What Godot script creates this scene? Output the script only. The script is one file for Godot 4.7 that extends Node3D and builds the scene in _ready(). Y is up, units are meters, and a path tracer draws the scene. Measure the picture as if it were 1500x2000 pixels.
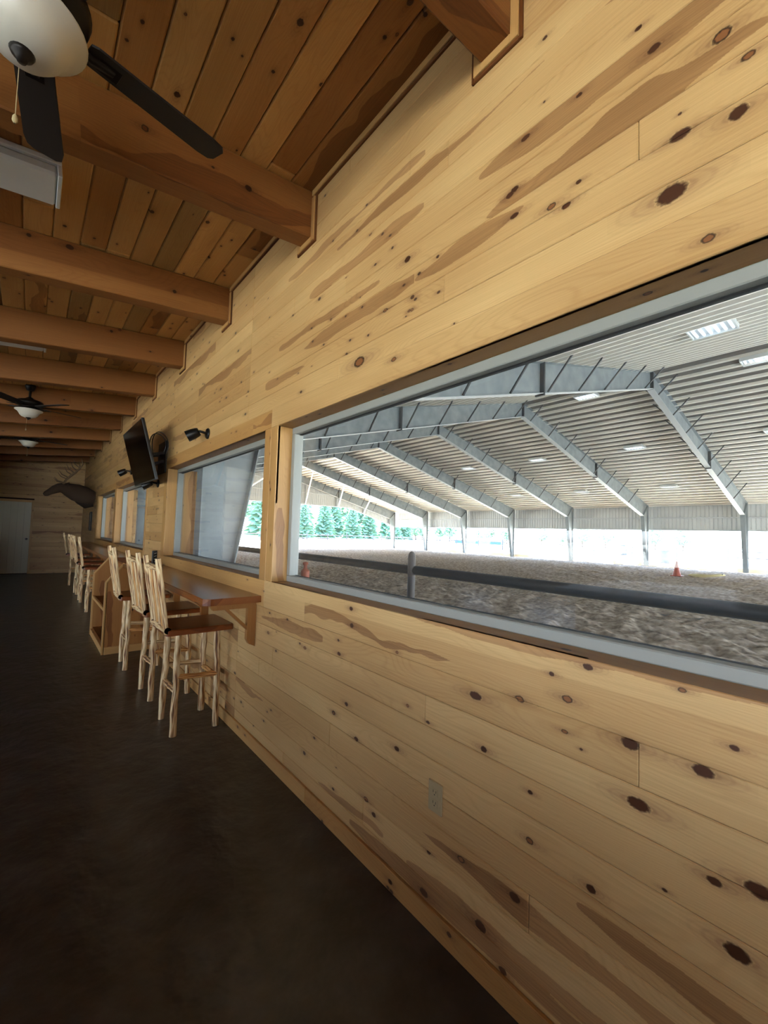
extends Node3D
# World: x towards the riding arena (window wall's room face at x = 0), y up, -z along the wall away from the eye. Metres.

const ROW := 0.1165          # exposed height of a wall plank
const ROOM_L := -9.6         # the room's other long wall
const Z_END := -16.3         # far end wall
const Z_NEAR := 5.0
const SLOPE := 0.1026        # the ceiling falls away from the window wall
const CEIL := 3.63
const FRAME_GAP := 4.72
const RIDGE := 14.1

var M := {}
var taken := {}
var rng := RandomNumberGenerator.new()

# ---------------------------------------------------------------- mesh building
class MB:
	var v := PackedVector3Array()
	var n := PackedVector3Array()
	var t := PackedVector2Array()
	var ix := PackedInt32Array()
	var xf := Transform3D()
	var ua := Vector3(0, 0, 1)
	var va := Vector3(1, 1, 0)
	var us := 1.0
	var vs := 1.0
	var uo := 0.0
	var vo := 0.0
	func grain(axis: int, u_scale := 0.2778, v_scale := 0.948, u_off := 0.0, v_off := 0.0) -> MB:
		ua = [Vector3(1, 0, 0), Vector3(0, 1, 0), Vector3(0, 0, 1)][axis]
		va = Vector3.ONE - ua
		us = u_scale; vs = v_scale; uo = u_off; vo = v_off
		return self
	func put(p: Vector3, nn: Vector3) -> int:
		v.append(xf * p)
		n.append((xf.basis * nn).normalized())
		t.append(Vector2(p.dot(ua) * us + uo, p.dot(va) * vs + vo))
		return v.size() - 1
	func poly(ps: Array) -> void:      # flat, counterclockwise seen from outside
		var nn: Vector3 = (ps[1] - ps[0]).cross(ps[2] - ps[0])
		if nn.length_squared() < 1e-16 and ps.size() > 3:
			nn = (ps[2] - ps[0]).cross(ps[3] - ps[0])
		nn = nn.normalized()
		var a := []
		for p in ps:
			a.append(put(p, nn))
		for i in range(1, ps.size() - 1):
			ix.append_array(PackedInt32Array([a[0], a[i + 1], a[i]]))
	func out(ps: Array, away: Vector3) -> void:   # the same, turned so that it faces «away»
		var nn: Vector3 = (ps[1] - ps[0]).cross(ps[2] - ps[0])
		if nn.dot(away) < 0.0:
			ps.reverse()
		poly(ps)
	func box(lo: Vector3, hi: Vector3, b := 0.0) -> MB:
		var c := (lo + hi) / 2.0
		var h := (hi - lo) / 2.0
		b = minf(b, minf(h.x, minf(h.y, h.z)) * 0.9)
		var e := [Vector3(1, 0, 0), Vector3(0, 1, 0), Vector3(0, 0, 1)]
		for k in 3:
			var i: Vector3 = e[(k + 1) % 3]
			var j: Vector3 = e[(k + 2) % 3]
			var hi_: float = h[(k + 1) % 3] - b
			var hj: float = h[(k + 2) % 3] - b
			for s in [-1.0, 1.0]:
				var o: Vector3 = c + e[k] * h[k] * s
				out([o - i * hi_ - j * hj, o + i * hi_ - j * hj, o + i * hi_ + j * hj, o - i * hi_ + j * hj], e[k] * s)
			if b > 0.0:
				for s in [-1.0, 1.0]:
					for q in [-1.0, 1.0]:
						var o: Vector3 = c + i * h[(k + 1) % 3] * s + j * (h[(k + 2) % 3] - b) * q
						var o2: Vector3 = c + i * (h[(k + 1) % 3] - b) * s + j * h[(k + 2) % 3] * q
						var l: Vector3 = e[k] * (h[k] - b)
						out([o - l, o + l, o2 + l, o2 - l], i * s + j * q)
		if b > 0.0:
			for sx in [-1.0, 1.0]:
				for sy in [-1.0, 1.0]:
					for sz in [-1.0, 1.0]:
						var s := Vector3(sx, sy, sz)
						out([c + Vector3(h.x * sx, (h.y - b) * sy, (h.z - b) * sz), c + Vector3((h.x - b) * sx, h.y * sy, (h.z - b) * sz), c + Vector3((h.x - b) * sx, (h.y - b) * sy, h.z * sz)], s)
		return self
	func bar(a: Vector3, b: Vector3, w: float, d: float, bev := 0.0, upv := Vector3.UP) -> MB:   # a square bar from a to b
		var old := xf
		var y := (b - a).normalized()
		var x := upv.cross(y)
		if x.length() < 0.01:
			x = Vector3(0, 0, 1).cross(y)
		x = x.normalized()
		xf = old * Transform3D(Basis(x, y, x.cross(y)), a)
		box(Vector3(-w / 2, 0, -d / 2), Vector3(w / 2, (b - a).length(), d / 2), bev)
		xf = old
		return self
	func tube(pts: Array, rad: Array, seg := 10, flat := 1.0, caps := true) -> MB:
		var side := Vector3.ZERO
		var first := v.size()
		var len_ := 0.0
		for i in pts.size():
			var d: Vector3 = (pts[mini(i + 1, pts.size() - 1)] - pts[maxi(i - 1, 0)]).normalized()
			if side == Vector3.ZERO:
				side = d.cross(Vector3.UP if absf(d.y) < 0.9 else Vector3.RIGHT).normalized()
			side = (side - d * side.dot(d)).normalized()
			var up := side.cross(d)
			if i > 0:
				len_ += (pts[i] - pts[i - 1]).length()
			for k in seg + 1:
				var a := TAU * k / seg
				var nn := side * cos(a) + up * sin(a) * flat
				put(pts[i] + nn * rad[i], nn)
				t[t.size() - 1] = Vector2(len_ * us + uo, float(k) / seg * vs + vo)
		for i in pts.size() - 1:
			for k in seg:
				var a := first + i * (seg + 1) + k
				var b := a + seg + 1
				ix.append_array(PackedInt32Array([a, a + 1, b, a + 1, b + 1, b]))
		if caps:
			for e in [0, pts.size() - 1]:
				var d: Vector3 = (pts[0] - pts[1]) if e == 0 else (pts[e] - pts[e - 1])
				d = d.normalized()
				var c := put(pts[e], d)
				var ring := []
				for k in seg + 1:
					v.append(v[first + e * (seg + 1) + k])
					n.append((xf.basis * d).normalized())
					t.append(t[first + e * (seg + 1) + k])
					ring.append(v.size() - 1)
				for k in seg:
					ix.append_array(PackedInt32Array([c, ring[k], ring[k + 1]] if e == 0 else [c, ring[k + 1], ring[k]]))
		return self
	func lathe(prof: Array, seg := 24) -> MB:     # Vector2(radius, height), from the bottom up for outward normals
		var first := v.size()
		for i in prof.size():
			var d: Vector2 = prof[mini(i + 1, prof.size() - 1)] - prof[maxi(i - 1, 0)]
			for k in seg + 1:
				var a := TAU * k / seg
				put(Vector3(cos(a) * prof[i].x, prof[i].y, sin(a) * prof[i].x), Vector3(cos(a) * d.y, -d.x, sin(a) * d.y).normalized())
		for i in prof.size() - 1:
			for k in seg:
				var a := first + i * (seg + 1) + k
				var b := a + seg + 1
				ix.append_array(PackedInt32Array([a, b + 1, b, a, a + 1, b + 1]))
		return self
	func prism(p: PackedVector2Array, z0: float, z1: float) -> MB:    # an outline in x, y drawn out along z
		if Geometry2D.is_polygon_clockwise(p):
			pass
		var area := 0.0
		for i in p.size():
			area += p[i].cross(p[(i + 1) % p.size()])
		if area < 0:
			p.reverse()
		var tri := Geometry2D.triangulate_polygon(p)
		for i in range(0, tri.size(), 3):
			var a := p[tri[i]]
			var b := p[tri[i + 1]]
			var c := p[tri[i + 2]]
			for z in [z0, z1]:
				out([Vector3(a.x, a.y, z), Vector3(b.x, b.y, z), Vector3(c.x, c.y, z)], Vector3(0, 0, z - (z0 + z1) / 2))
		for i in p.size():
			var a := p[i]
			var b := p[(i + 1) % p.size()]
			out([Vector3(a.x, a.y, z0), Vector3(b.x, b.y, z0), Vector3(b.x, b.y, z1), Vector3(a.x, a.y, z1)], Vector3(b.y - a.y, a.x - b.x, 0))
		return self
	func mesh() -> ArrayMesh:
		var arr := []
		arr.resize(Mesh.ARRAY_MAX)
		arr[Mesh.ARRAY_VERTEX] = v
		arr[Mesh.ARRAY_NORMAL] = n
		arr[Mesh.ARRAY_TEX_UV] = t
		arr[Mesh.ARRAY_INDEX] = ix
		var m := ArrayMesh.new()
		m.add_surface_from_arrays(Mesh.PRIMITIVE_TRIANGLES, arr)
		return m

func numbered(called: String) -> String:
	var k: int = taken.get(called, 0)
	taken[called] = k + 1
	return called if k == 0 else "%s_%03d" % [called, k]

func thing(called: String, label: String, category: String, at := Vector3.ZERO, turn := 0.0, group := "") -> Node3D:
	var o := Node3D.new()
	o.name = numbered(called)
	add_child(o)
	o.position = at
	o.rotation.y = turn
	o.set_meta("label", label)
	o.set_meta("category", category)
	if group:
		o.set_meta("group", group)
	return o

func struct(called: String, label: String, category: String) -> Node3D:
	var o := thing(called, label, category)
	o.set_meta("kind", "structure")
	return o

func part(called: String, b, mat: Material, parent: Node3D, at := Vector3.ZERO) -> MeshInstance3D:
	var o := MeshInstance3D.new()
	o.name = called
	o.mesh = b.mesh() if b is MB else b
	o.material_override = mat
	o.position = at
	o.cast_shadow = GeometryInstance3D.SHADOW_CASTING_SETTING_ON
	parent.add_child(o, true)
	return o

func again(src: Node3D, called: String, at: Vector3, turn: float, label := "") -> Node3D:
	var r: Node3D = src.duplicate()
	r.name = numbered(called)
	add_child(r)
	r.position = at
	r.rotation.y = turn
	if label:
		r.set_meta("label", label)
	return r

# ---------------------------------------------------------------- materials
func mat(c: Color, rough := 0.6, metal := 0.0, spec := 0.5, tex: Texture2D = null) -> StandardMaterial3D:
	var m := StandardMaterial3D.new()
	m.albedo_color = c
	m.roughness = rough
	m.metallic = metal
	m.metallic_specular = spec
	m.albedo_texture = tex
	return m

func noise_tex(size: int, freq: float, cols: Array, seed_: int, type := FastNoiseLite.TYPE_SIMPLEX_SMOOTH, oct := 4, norm := false) -> NoiseTexture2D:
	var f := FastNoiseLite.new()
	f.seed = seed_
	f.frequency = freq
	f.noise_type = type
	f.fractal_octaves = oct
	var x := NoiseTexture2D.new()
	x.width = size
	x.height = size
	x.seamless = true
	x.noise = f
	if norm:
		x.as_normal_map = true
	if cols:
		var g := Gradient.new()
		var offs := PackedFloat32Array()
		var cc := PackedColorArray()
		for i in cols.size():
			offs.append(float(i) / (cols.size() - 1))
			cc.append(cols[i])
		g.offsets = offs
		g.colors = cc
		x.color_ramp = g
	return x

func bytes_of(w: int, h: int, sw: int, sh: int, freq: float, seed_: int, type: int) -> PackedByteArray:
	var f := FastNoiseLite.new()
	f.seed = seed_
	f.frequency = freq
	f.noise_type = type
	f.fractal_octaves = 2
	var im := f.get_image(sw, sh)
	im.convert(Image.FORMAT_L8)
	im.resize(w, h, Image.INTERPOLATE_CUBIC)
	return im.get_data()

# Pine boards, row by row: straight grain, ring figure, brown heartwood along some boards, knots. «bands»: [row from the top, start, end, height in row, half width]
func pine(w: int, h: int, lm: float, hm: float, edges: Array, seed_: int, joints: Array, knots: Array, bands: Array, wild: float) -> ImageTexture:
	var r := RandomNumberGenerator.new()
	r.seed = seed_
	var ga := bytes_of(w, h, 20, h, 0.9, seed_ + 1, FastNoiseLite.TYPE_VALUE)
	var wa := bytes_of(w, h, w / 24, h / 6, 0.05, seed_ + 2, FastNoiseLite.TYPE_SIMPLEX_SMOOTH)
	var la := bytes_of(w, h, w / 40, h / 10, 0.06, seed_ + 3, FastNoiseLite.TYPE_SIMPLEX_SMOOTH)
	var lut := PackedByteArray()
	lut.resize(256 * 6)
	for i in 256:
		var k := i / 255.0
		var sap := Color(0.66, 0.485, 0.285).lerp(Color(0.92, 0.785, 0.55), k)
		var hrt := Color(0.45, 0.30, 0.17).lerp(Color(0.845, 0.665, 0.44), k)
		for j in 3:
			lut[i * 6 + j] = int(clampf(sap[j], 0, 1) * 255)
			lut[i * 6 + 3 + j] = int(clampf(hrt[j], 0, 1) * 255)
	var ring := PackedInt32Array()
	ring.resize(256)
	for i in 256:
		var s := 0.5 + 0.5 * sin(TAU * i / 256.0)
		ring[i] = int(-26.0 * s * s * s * s)
	var outb := PackedByteArray()
	outb.resize(w * h * 3)
	var wob := FastNoiseLite.new()
	wob.seed = seed_ + 9
	wob.frequency = 1.1
	wob.fractal_octaves = 4
	var ppm := w / lm
	var vpm := h / hm
	for row in edges.size() - 1:
		var y0 := int(round(edges[row] * vpm))
		var y1 := int(round(edges[row + 1] * vpm))
		y0 = clampi(y0, 0, h)
		y1 = clampi(y1, 0, h)
		if y1 <= y0:
			continue
		var cuts := [0]
		for j in joints:
			if int(j[0]) == row:
				cuts.append(int(j[1] * ppm))
		if cuts.size() == 1 and joints.size() > 0:
			cuts.append(int(r.randf() * w))
		cuts.append(w)
		cuts.sort()
		var tone := PackedInt32Array()
		tone.resize(w)
		var ringf := PackedInt32Array()
		ringf.resize(w)
		var ringo := PackedInt32Array()
		ringo.resize(w)
		var lo := PackedInt32Array()
		lo.resize(w)
		lo.fill(99999)
		var hi := PackedInt32Array()
		hi.resize(w)
		for c in cuts.size() - 1:
			var bt := int(r.randfn(150, 22 * wild))
			var rf := r.randi_range(1, 7)
			var ro := r.randi_range(0, 255)
			for x in range(cuts[c], cuts[c + 1]):
				tone[x] = bt
				ringf[x] = rf
				ringo[x] = ro
			if r.randf() < 0.27 * wild:
				var mid := r.randf_range(0.0, 1.0)
				var hw := r.randf_range(0.12, 0.34)
				var s0: float = r.randf_range(-0.3, 0.5) * (cuts[c + 1] - cuts[c]) + cuts[c]
				var s1: float = s0 + r.randf_range(0.4, 1.1) * (cuts[c + 1] - cuts[c])
				for x in range(maxi(cuts[c], int(s0)), mini(cuts[c + 1], int(s1))):
					var tp := pow(maxf(0.0, sin(PI * (x - s0) / (s1 - s0))), 0.45)
					var q := x / ppm
					lo[x] = y0 + int((y1 - y0) * (mid + wob.get_noise_2d(q, row * 7.3) * 0.75 - hw * tp))
					hi[x] = y0 + int((y1 - y0) * (mid + wob.get_noise_2d(q, row * 7.3 + 40) * 0.75 + hw * tp))
		for b in bands:
			if int(b[0]) == row:
				for x in range(maxi(0, int(b[1] * ppm)), mini(w, int(b[2] * ppm))):
					var tp := pow(maxf(0.0, sin(PI * (x / ppm - b[1]) / (b[2] - b[1]))), 0.4)
					lo[x] = y0 + int((y1 - y0) * (b[3] + wob.get_noise_2d(x / ppm, row * 3.1) * 0.35 - b[4] * tp))
					hi[x] = y0 + int((y1 - y0) * (b[3] + wob.get_noise_2d(x / ppm, row * 3.1 + 50) * 0.35 + b[4] * tp))
		for y in range(y0, y1):
			var p := y * w
			var o := p * 3
			var yy := (y - y0) * 900 / (y1 - y0)
			for x in w:
				var k := tone[x] + ((ga[p] - 128) >> 2) + ((la[p] - 128) >> 2) + ring[(yy * ringf[x] + wa[p] * 9 + ringo[x]) & 255]
				k = clampi(k, 0, 255) * 6
				if y >= lo[x] and y < hi[x]:
					k += 3
				outb[o] = lut[k]
				outb[o + 1] = lut[k + 1]
				outb[o + 2] = lut[k + 2]
				o += 3
				p += 1
	for kn in knots:
		var cx: float = kn[0] * ppm
		var cy: float = kn[1] * vpm
		var ra: float = kn[2] * ppm * (1.15 + r.randf() * 0.5)
		var rb: float = kn[2] * vpm * (0.8 + r.randf() * 0.2)
		var hollow := r.randf() < 0.25
		for y in range(maxi(0, int(cy - rb * 3)), mini(h, int(cy + rb * 3) + 1)):
			for x in range(maxi(0, int(cx - ra * 4)), mini(w, int(cx + ra * 4) + 1)):
				var dx := (x - cx) / ra
				var dy := (y - cy) / rb
				var d := sqrt(dx * dx + dy * dy) + wob.get_noise_2d(x * 0.11, y * 0.17) * 0.16
				var e := sqrt(dx * dx * 0.22 + dy * dy)
				var o := (y * w + x) * 3
				if d < 1.0:
					var rim := clampf((d - 0.6) / 0.3, 0, 1)
					var c := Color(0.30, 0.175, 0.10).lerp(Color(0.19, 0.11, 0.07), rim)
					if hollow:
						c = Color(0.55, 0.36, 0.21).lerp(Color(0.14, 0.08, 0.05), clampf((d - 0.55) / 0.2, 0, 1))
					var soft := clampf((1.0 - d) / 0.3, 0, 1)
					for j in 3:
						outb[o + j] = int(lerpf(outb[o + j], c[j] * 255, soft))
				elif e < 2.4:
					var f := (2.4 - e) / 2.4
					var k := 1.0 - 0.26 * f * f - 0.10 * f * maxf(0.0, sin(e * 13.0))
					outb[o] = int(outb[o] * lerpf(1.0, k, 0.8))
					outb[o + 1] = int(outb[o + 1] * k)
					outb[o + 2] = int(outb[o + 2] * k)
	return ImageTexture.create_from_image(Image.create_from_data(w, h, false, Image.FORMAT_RGB8, outb))

func make_materials() -> void:
	# the knots the photograph shows on the near wall: distance along the wall, height, size
	var sizes := {"x": 0.0045, "s": 0.008, "m": 0.0125, "l": 0.019, "X": 0.034}
	var seen := "-0.44,2.970,s -0.40,2.873,m -0.25,2.770,l -0.20,2.672,m -0.61,2.907,s -0.73,2.980,x -0.80,2.903,m -0.84,2.741,m -0.34,2.634,x -0.34,2.575,l -0.22,2.544,l -0.61,2.620,s -0.70,2.593,m -0.65,2.566,m -0.84,2.642,m -0.36,2.426,X -0.28,2.258,m -0.73,3.211,s -0.83,3.311,s -0.84,3.438,l -2.16,3.530,s -1.73,3.214,s -1.81,3.119,s -2.05,3.188,s -1.69,3.033,s -1.53,2.941,s -1.59,2.981,s -1.51,2.869,s -1.40,2.758,l -1.64,2.849,s -1.90,2.901,x -2.18,2.896,m -1.76,2.729,x -1.21,2.676,s -1.32,2.653,s -1.42,2.645,s -1.74,2.669,s -1.89,2.678,s -2.04,2.717,s -2.26,2.744,s -2.24,2.655,s -2.11,2.592,s -1.36,2.563,m -1.34,2.545,s -1.55,2.577,m -1.38,2.508,s -1.36,2.505,s -1.40,2.489,x -1.20,2.517,s -1.68,2.499,s -1.84,2.527,s -1.87,2.462,s -1.75,2.382,X -1.47,2.310,m -1.11,2.349,x -2.24,2.501,x -0.86,2.730,m -0.57,1.135,m -0.68,1.086,s -0.34,1.138,s -0.63,1.026,m -0.79,0.976,m -0.46,0.962,l -0.30,0.960,l -0.24,1.039,s -0.64,0.927,s -0.59,0.895,x -0.75,0.699,s -0.44,0.815,l -0.75,0.551,m -0.56,0.527,m -0.28,0.721,m -0.20,0.750,l -0.38,0.638,x -0.24,0.593,l -1.58,0.275,m -1.52,0.237,m -1.18,0.269,s -1.02,0.337,m -0.80,0.348,l -1.20,0.107,l -0.93,0.169,l -0.84,0.094,m -1.76,0.647,m -1.87,0.568,m -2.59,0.342,s -2.69,0.239,s -3.04,0.218,x -2.05,0.372,s -2.15,0.251,m -1.67,0.512,m -1.83,0.309,x -1.85,0.195,s -2.73,0.065,x -2.67,0.949,s -2.68,0.817,m -2.56,0.846,x -2.19,0.827,m -2.25,0.839,s -1.84,0.875,m -1.73,1.040,m -1.74,1.121,m -0.97,0.930,l -1.39,0.987,s -1.85,0.942,s -1.32,0.782,s -1.87,0.566,s -1.20,0.756,s -1.38,0.582,m -0.93,0.759,m"
	var knots := []
	for k in seen.split(" "):
		var f := k.split(",")
		knots.append([float(f[0]) + 3.2, 3.66 - float(f[1]), sizes[f[2]]])
	rng.seed = 11
	for i in 26:
		knots.append([rng.randf() * 0.9, rng.randf() * 3.6, rng.randf_range(0.005, 0.011)])
	var jn := []
	for j in near_joints():
		jn.append([j[0], j[1] + 3.2])
	var bands := [[8, 0.85, 1.95, 0.35, 0.36], [8, 1.85, 2.4, 0.45, 0.28], [6, 2.2, 3.3, 0.35, 0.4], [5, 0.9, 1.9, 0.7, 0.3], [7, 0.5, 1.6, 0.5, 0.22], [4, 1.2, 2.6, 0.3, 0.2], [30, 1.5, 3.6, 0.3, 0.25], [28, 1.95, 3.6, 0.55, 0.32], [27, 2.6, 3.6, 0.5, 0.25], [29, 1.2, 1.75, 0.8, 0.22], [29, 1.9, 3.6, 0.9, 0.3], [23, 0.4, 1.2, 0.5, 0.22], [21, 1.6, 3.6, 0.3, 0.3], [3, 0.6, 1.9, 0.6, 0.2], [9, 0.3, 0.9, 0.4, 0.25]]
	var ed := []
	for e in wall_edges():
		ed.append(3.66 - e)
	var near := pine(2048, 2048, 3.6, 3.66, ed, 5, jn, knots, bands, 0.75)
	var kg := []
	for i in 56:
		kg.append([rng.randf() * 3.6, rng.randf() * 1.05, rng.randf_range(0.004, 0.013)])
	ed = []
	for k in 10:
		ed.append(k * 0.11722)
	var gen := pine(2048, 900, 3.6, 1.055, ed, 21, [], kg, [], 1.25)
	M.near = mat(Color(1, 1, 1), 0.42, 0, 0.5, near)
	M.pine = mat(Color(1, 1, 1), 0.42, 0, 0.5, gen)
	M.ceil = []
	for c in [Color(0.84, 0.775, 0.685), Color(0.73, 0.70, 0.64), Color(0.91, 0.835, 0.73), Color(0.79, 0.685, 0.58)]:
		M.ceil.append(mat(c, 0.5, 0, 0.4, gen))
	M.beam = mat(Color(0.66, 0.53, 0.42), 0.5, 0, 0.4, gen)
	M.trimw = mat(Color(0.93, 0.88, 0.80), 0.45, 0, 0.5, gen)
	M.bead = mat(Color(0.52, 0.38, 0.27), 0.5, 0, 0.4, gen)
	M.jamb = mat(Color(0.80, 0.72, 0.62), 0.5, 0, 0.5, gen)
	M.core = mat(Color(0.20, 0.13, 0.08), 0.9)
	M.bartop = mat(Color(0.66, 0.47, 0.33), 0.22, 0, 0.6, gen)
	M.seat = mat(Color(0.64, 0.42, 0.27), 0.3, 0, 0.5, gen)
	M.log = mat(Color(1, 1, 1), 0.55, 0, 0.5, noise_tex(256, 0.018, [Color(0.30, 0.17, 0.09), Color(0.42, 0.25, 0.13), Color(0.78, 0.60, 0.38), Color(0.95, 0.86, 0.68), Color(0.93, 0.80, 0.58), Color(0.52, 0.33, 0.18), Color(0.34, 0.20, 0.11)], 4))
	M.bark = mat(Color(0.93, 0.80, 0.64), 0.6, 0, 0.5, M.log.albedo_texture)
	M.cab = mat(Color(0.78, 0.66, 0.54), 0.55, 0, 0.4, gen)
	M.cabin = mat(Color(0.68, 0.54, 0.42), 0.6, 0, 0.3, gen)
	M.vinyl = mat(Color(0.60, 0.61, 0.585), 0.4)
	M.gasket = mat(Color(0.05, 0.05, 0.055), 0.7)
	var g := mat(Color(0.86, 0.9, 0.92, 0.04), 0.0, 0, 0.55)
	g.transparency = BaseMaterial3D.TRANSPARENCY_ALPHA
	M.glass = g
	M.floor = mat(Color(1, 1, 1), 0.33, 0, 0.6, noise_tex(1024, 0.006, [Color(0.105, 0.093, 0.09), Color(0.175, 0.16, 0.157), Color(0.215, 0.204, 0.207), Color(0.285, 0.275, 0.285)], 8, FastNoiseLite.TYPE_SIMPLEX_SMOOTH, 6))
	M.floor.uv1_triplanar = true
	M.floor.uv1_world_triplanar = true
	M.floor.uv1_scale = Vector3(0.5, 0.5, 0.5)
	M.floor.normal_enabled = true
	M.floor.normal_texture = noise_tex(512, 0.03, [], 9, FastNoiseLite.TYPE_SIMPLEX_SMOOTH, 4, true)
	M.floor.normal_scale = 0.12
	M.white = mat(Color(0.86, 0.87, 0.86), 0.45)
	M.door = mat(Color(0.88, 0.87, 0.80), 0.5)
	M.black = mat(Color(0.025, 0.025, 0.028), 0.4)
	M.screen = mat(Color(0.012, 0.012, 0.014), 0.12, 0, 0.35)
	M.silver = mat(Color(0.55, 0.55, 0.56), 0.35, 0.8)
	M.bronze = mat(Color(0.10, 0.075, 0.055), 0.42, 0.5)
	M.blade = mat(Color(0.085, 0.055, 0.045), 0.5)
	var bw := mat(Color(0.82, 0.80, 0.75), 0.3)
	bw.backlight_enabled = true
	bw.backlight = Color(0.3, 0.29, 0.26)
	M.bowl = bw
	M.steel = mat(Color(1, 1, 1), 0.5, 0.15, 0.5, noise_tex(512, 0.008, [Color(0.47, 0.50, 0.515), Color(0.52, 0.55, 0.56), Color(0.57, 0.595, 0.60)], 31))
	M.steel.uv1_triplanar = true
	M.steel.uv1_scale = Vector3(0.5, 0.5, 0.5)
	M.flange = mat(Color(0.72, 0.74, 0.75), 0.45, 0.1)
	M.dsteel = mat(Color(0.22, 0.23, 0.24), 0.5, 0.4)
	M.roof = mat(Color(0.45, 0.425, 0.39), 0.6)
	M.roofrib = mat(Color(0.94, 0.915, 0.865), 0.4)
	M.siding = mat(Color(0.76, 0.77, 0.765), 0.5)
	M.pipe = mat(Color(0.075, 0.08, 0.09), 0.45, 0.2)
	M.pipepost = mat(Color(0.28, 0.25, 0.23), 0.55, 0.2)
	M.soil = mat(Color(1, 1, 1), 0.95, 0, 0.2, noise_tex(1024, 0.02, [Color(0.36, 0.31, 0.26), Color(0.58, 0.51, 0.43), Color(0.72, 0.65, 0.56), Color(0.86, 0.79, 0.70)], 41, FastNoiseLite.TYPE_SIMPLEX, 5))
	M.soil.uv1_triplanar = true
	M.soil.uv1_world_triplanar = true
	M.soil.uv1_scale = Vector3(0.25, 0.25, 0.25)
	M.field = mat(Color(1, 1, 1), 0.95, 0, 0.2, noise_tex(512, 0.01, [Color(0.58, 0.59, 0.55), Color(0.70, 0.71, 0.68), Color(0.78, 0.79, 0.76)], 43))
	M.field.uv1_triplanar = true
	M.field.uv1_world_triplanar = true
	M.field.uv1_scale = Vector3(0.03, 0.03, 0.03)
	M.leaf = mat(Color(0.44, 0.60, 0.50), 0.7)
	M.leaf2 = mat(Color(0.42, 0.56, 0.46), 0.7)
	M.trunk = mat(Color(0.25, 0.18, 0.13), 0.9)
	M.blue = mat(Color(0.10, 0.24, 0.55), 0.5)
	M.orange = mat(Color(0.62, 0.26, 0.13), 0.5)
	M.rust = mat(Color(0.62, 0.30, 0.19), 0.6)
	M.cream = mat(Color(0.80, 0.74, 0.52), 0.6)
	M.barrel = mat(Color(0.16, 0.19, 0.22), 0.6)
	M.hide = mat(Color(0.25, 0.185, 0.135), 0.9)
	M.hide2 = mat(Color(0.17, 0.12, 0.09), 0.9)
	M.antler = mat(Color(0.50, 0.40, 0.28), 0.6)
	M.counter = mat(Color(0.50, 0.56, 0.66), 0.25)
	M.led = mat(Color(0.9, 0.92, 0.95), 0.4)
	M.led.emission_enabled = true
	M.led.emission = Color(0.85, 0.93, 1.0)
	M.led.emission_energy_multiplier = 0.7
	M.outlet = mat(Color(0.68, 0.61, 0.46), 0.45)

# heights of the joints between the wall's boards, from the top down
func wall_edges() -> Array:
	var e := []
	for k in range(11, -1, -1):
		e.append(2.342 + k * 0.1162)
	for k in range(11, 0, -1):
		e.append(0.973 + k * 0.11408)
	for k in 9:
		e.append(maxf(0.973 - k * 0.1172, 0.0))
	return e

# ends of boards in the near wall: [row counted from the top, z]
func near_joints() -> Array:
	return [[0, -1.9], [1, -0.6], [2, -2.3], [3, -1.4], [4, -1.164], [5, -2.5], [6, -1.9], [7, -2.04], [8, -0.439], [9, -1.169], [10, -1.938], [22, -2.2], [23, -0.439], [24, -1.217], [25, -2.6], [26, -0.1], [27, -1.9], [28, -0.75], [29, -1.6], [30, -2.4]]

# ---------------------------------------------------------------- the room
func plank_mesh(lo: Vector3, hi: Vector3, axis: int, near: bool) -> MB:
	var b := MB.new()
	if near:
		b.ua = Vector3(0, 0, 1); b.us = 1.0 / 3.6; b.uo = 3.2 / 3.6
		b.va = Vector3(0, -1, 0); b.vs = 1.0 / 3.66; b.vo = 1.0
	else:
		b.grain(axis, 0.2778, 0.948, rng.randf(), 0.0)
		b.vo = (rng.randi() % 9) * 0.11111 - (lo.dot(b.va)) * 0.948
	b.box(lo, hi, 0.0025)
	return b

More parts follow.
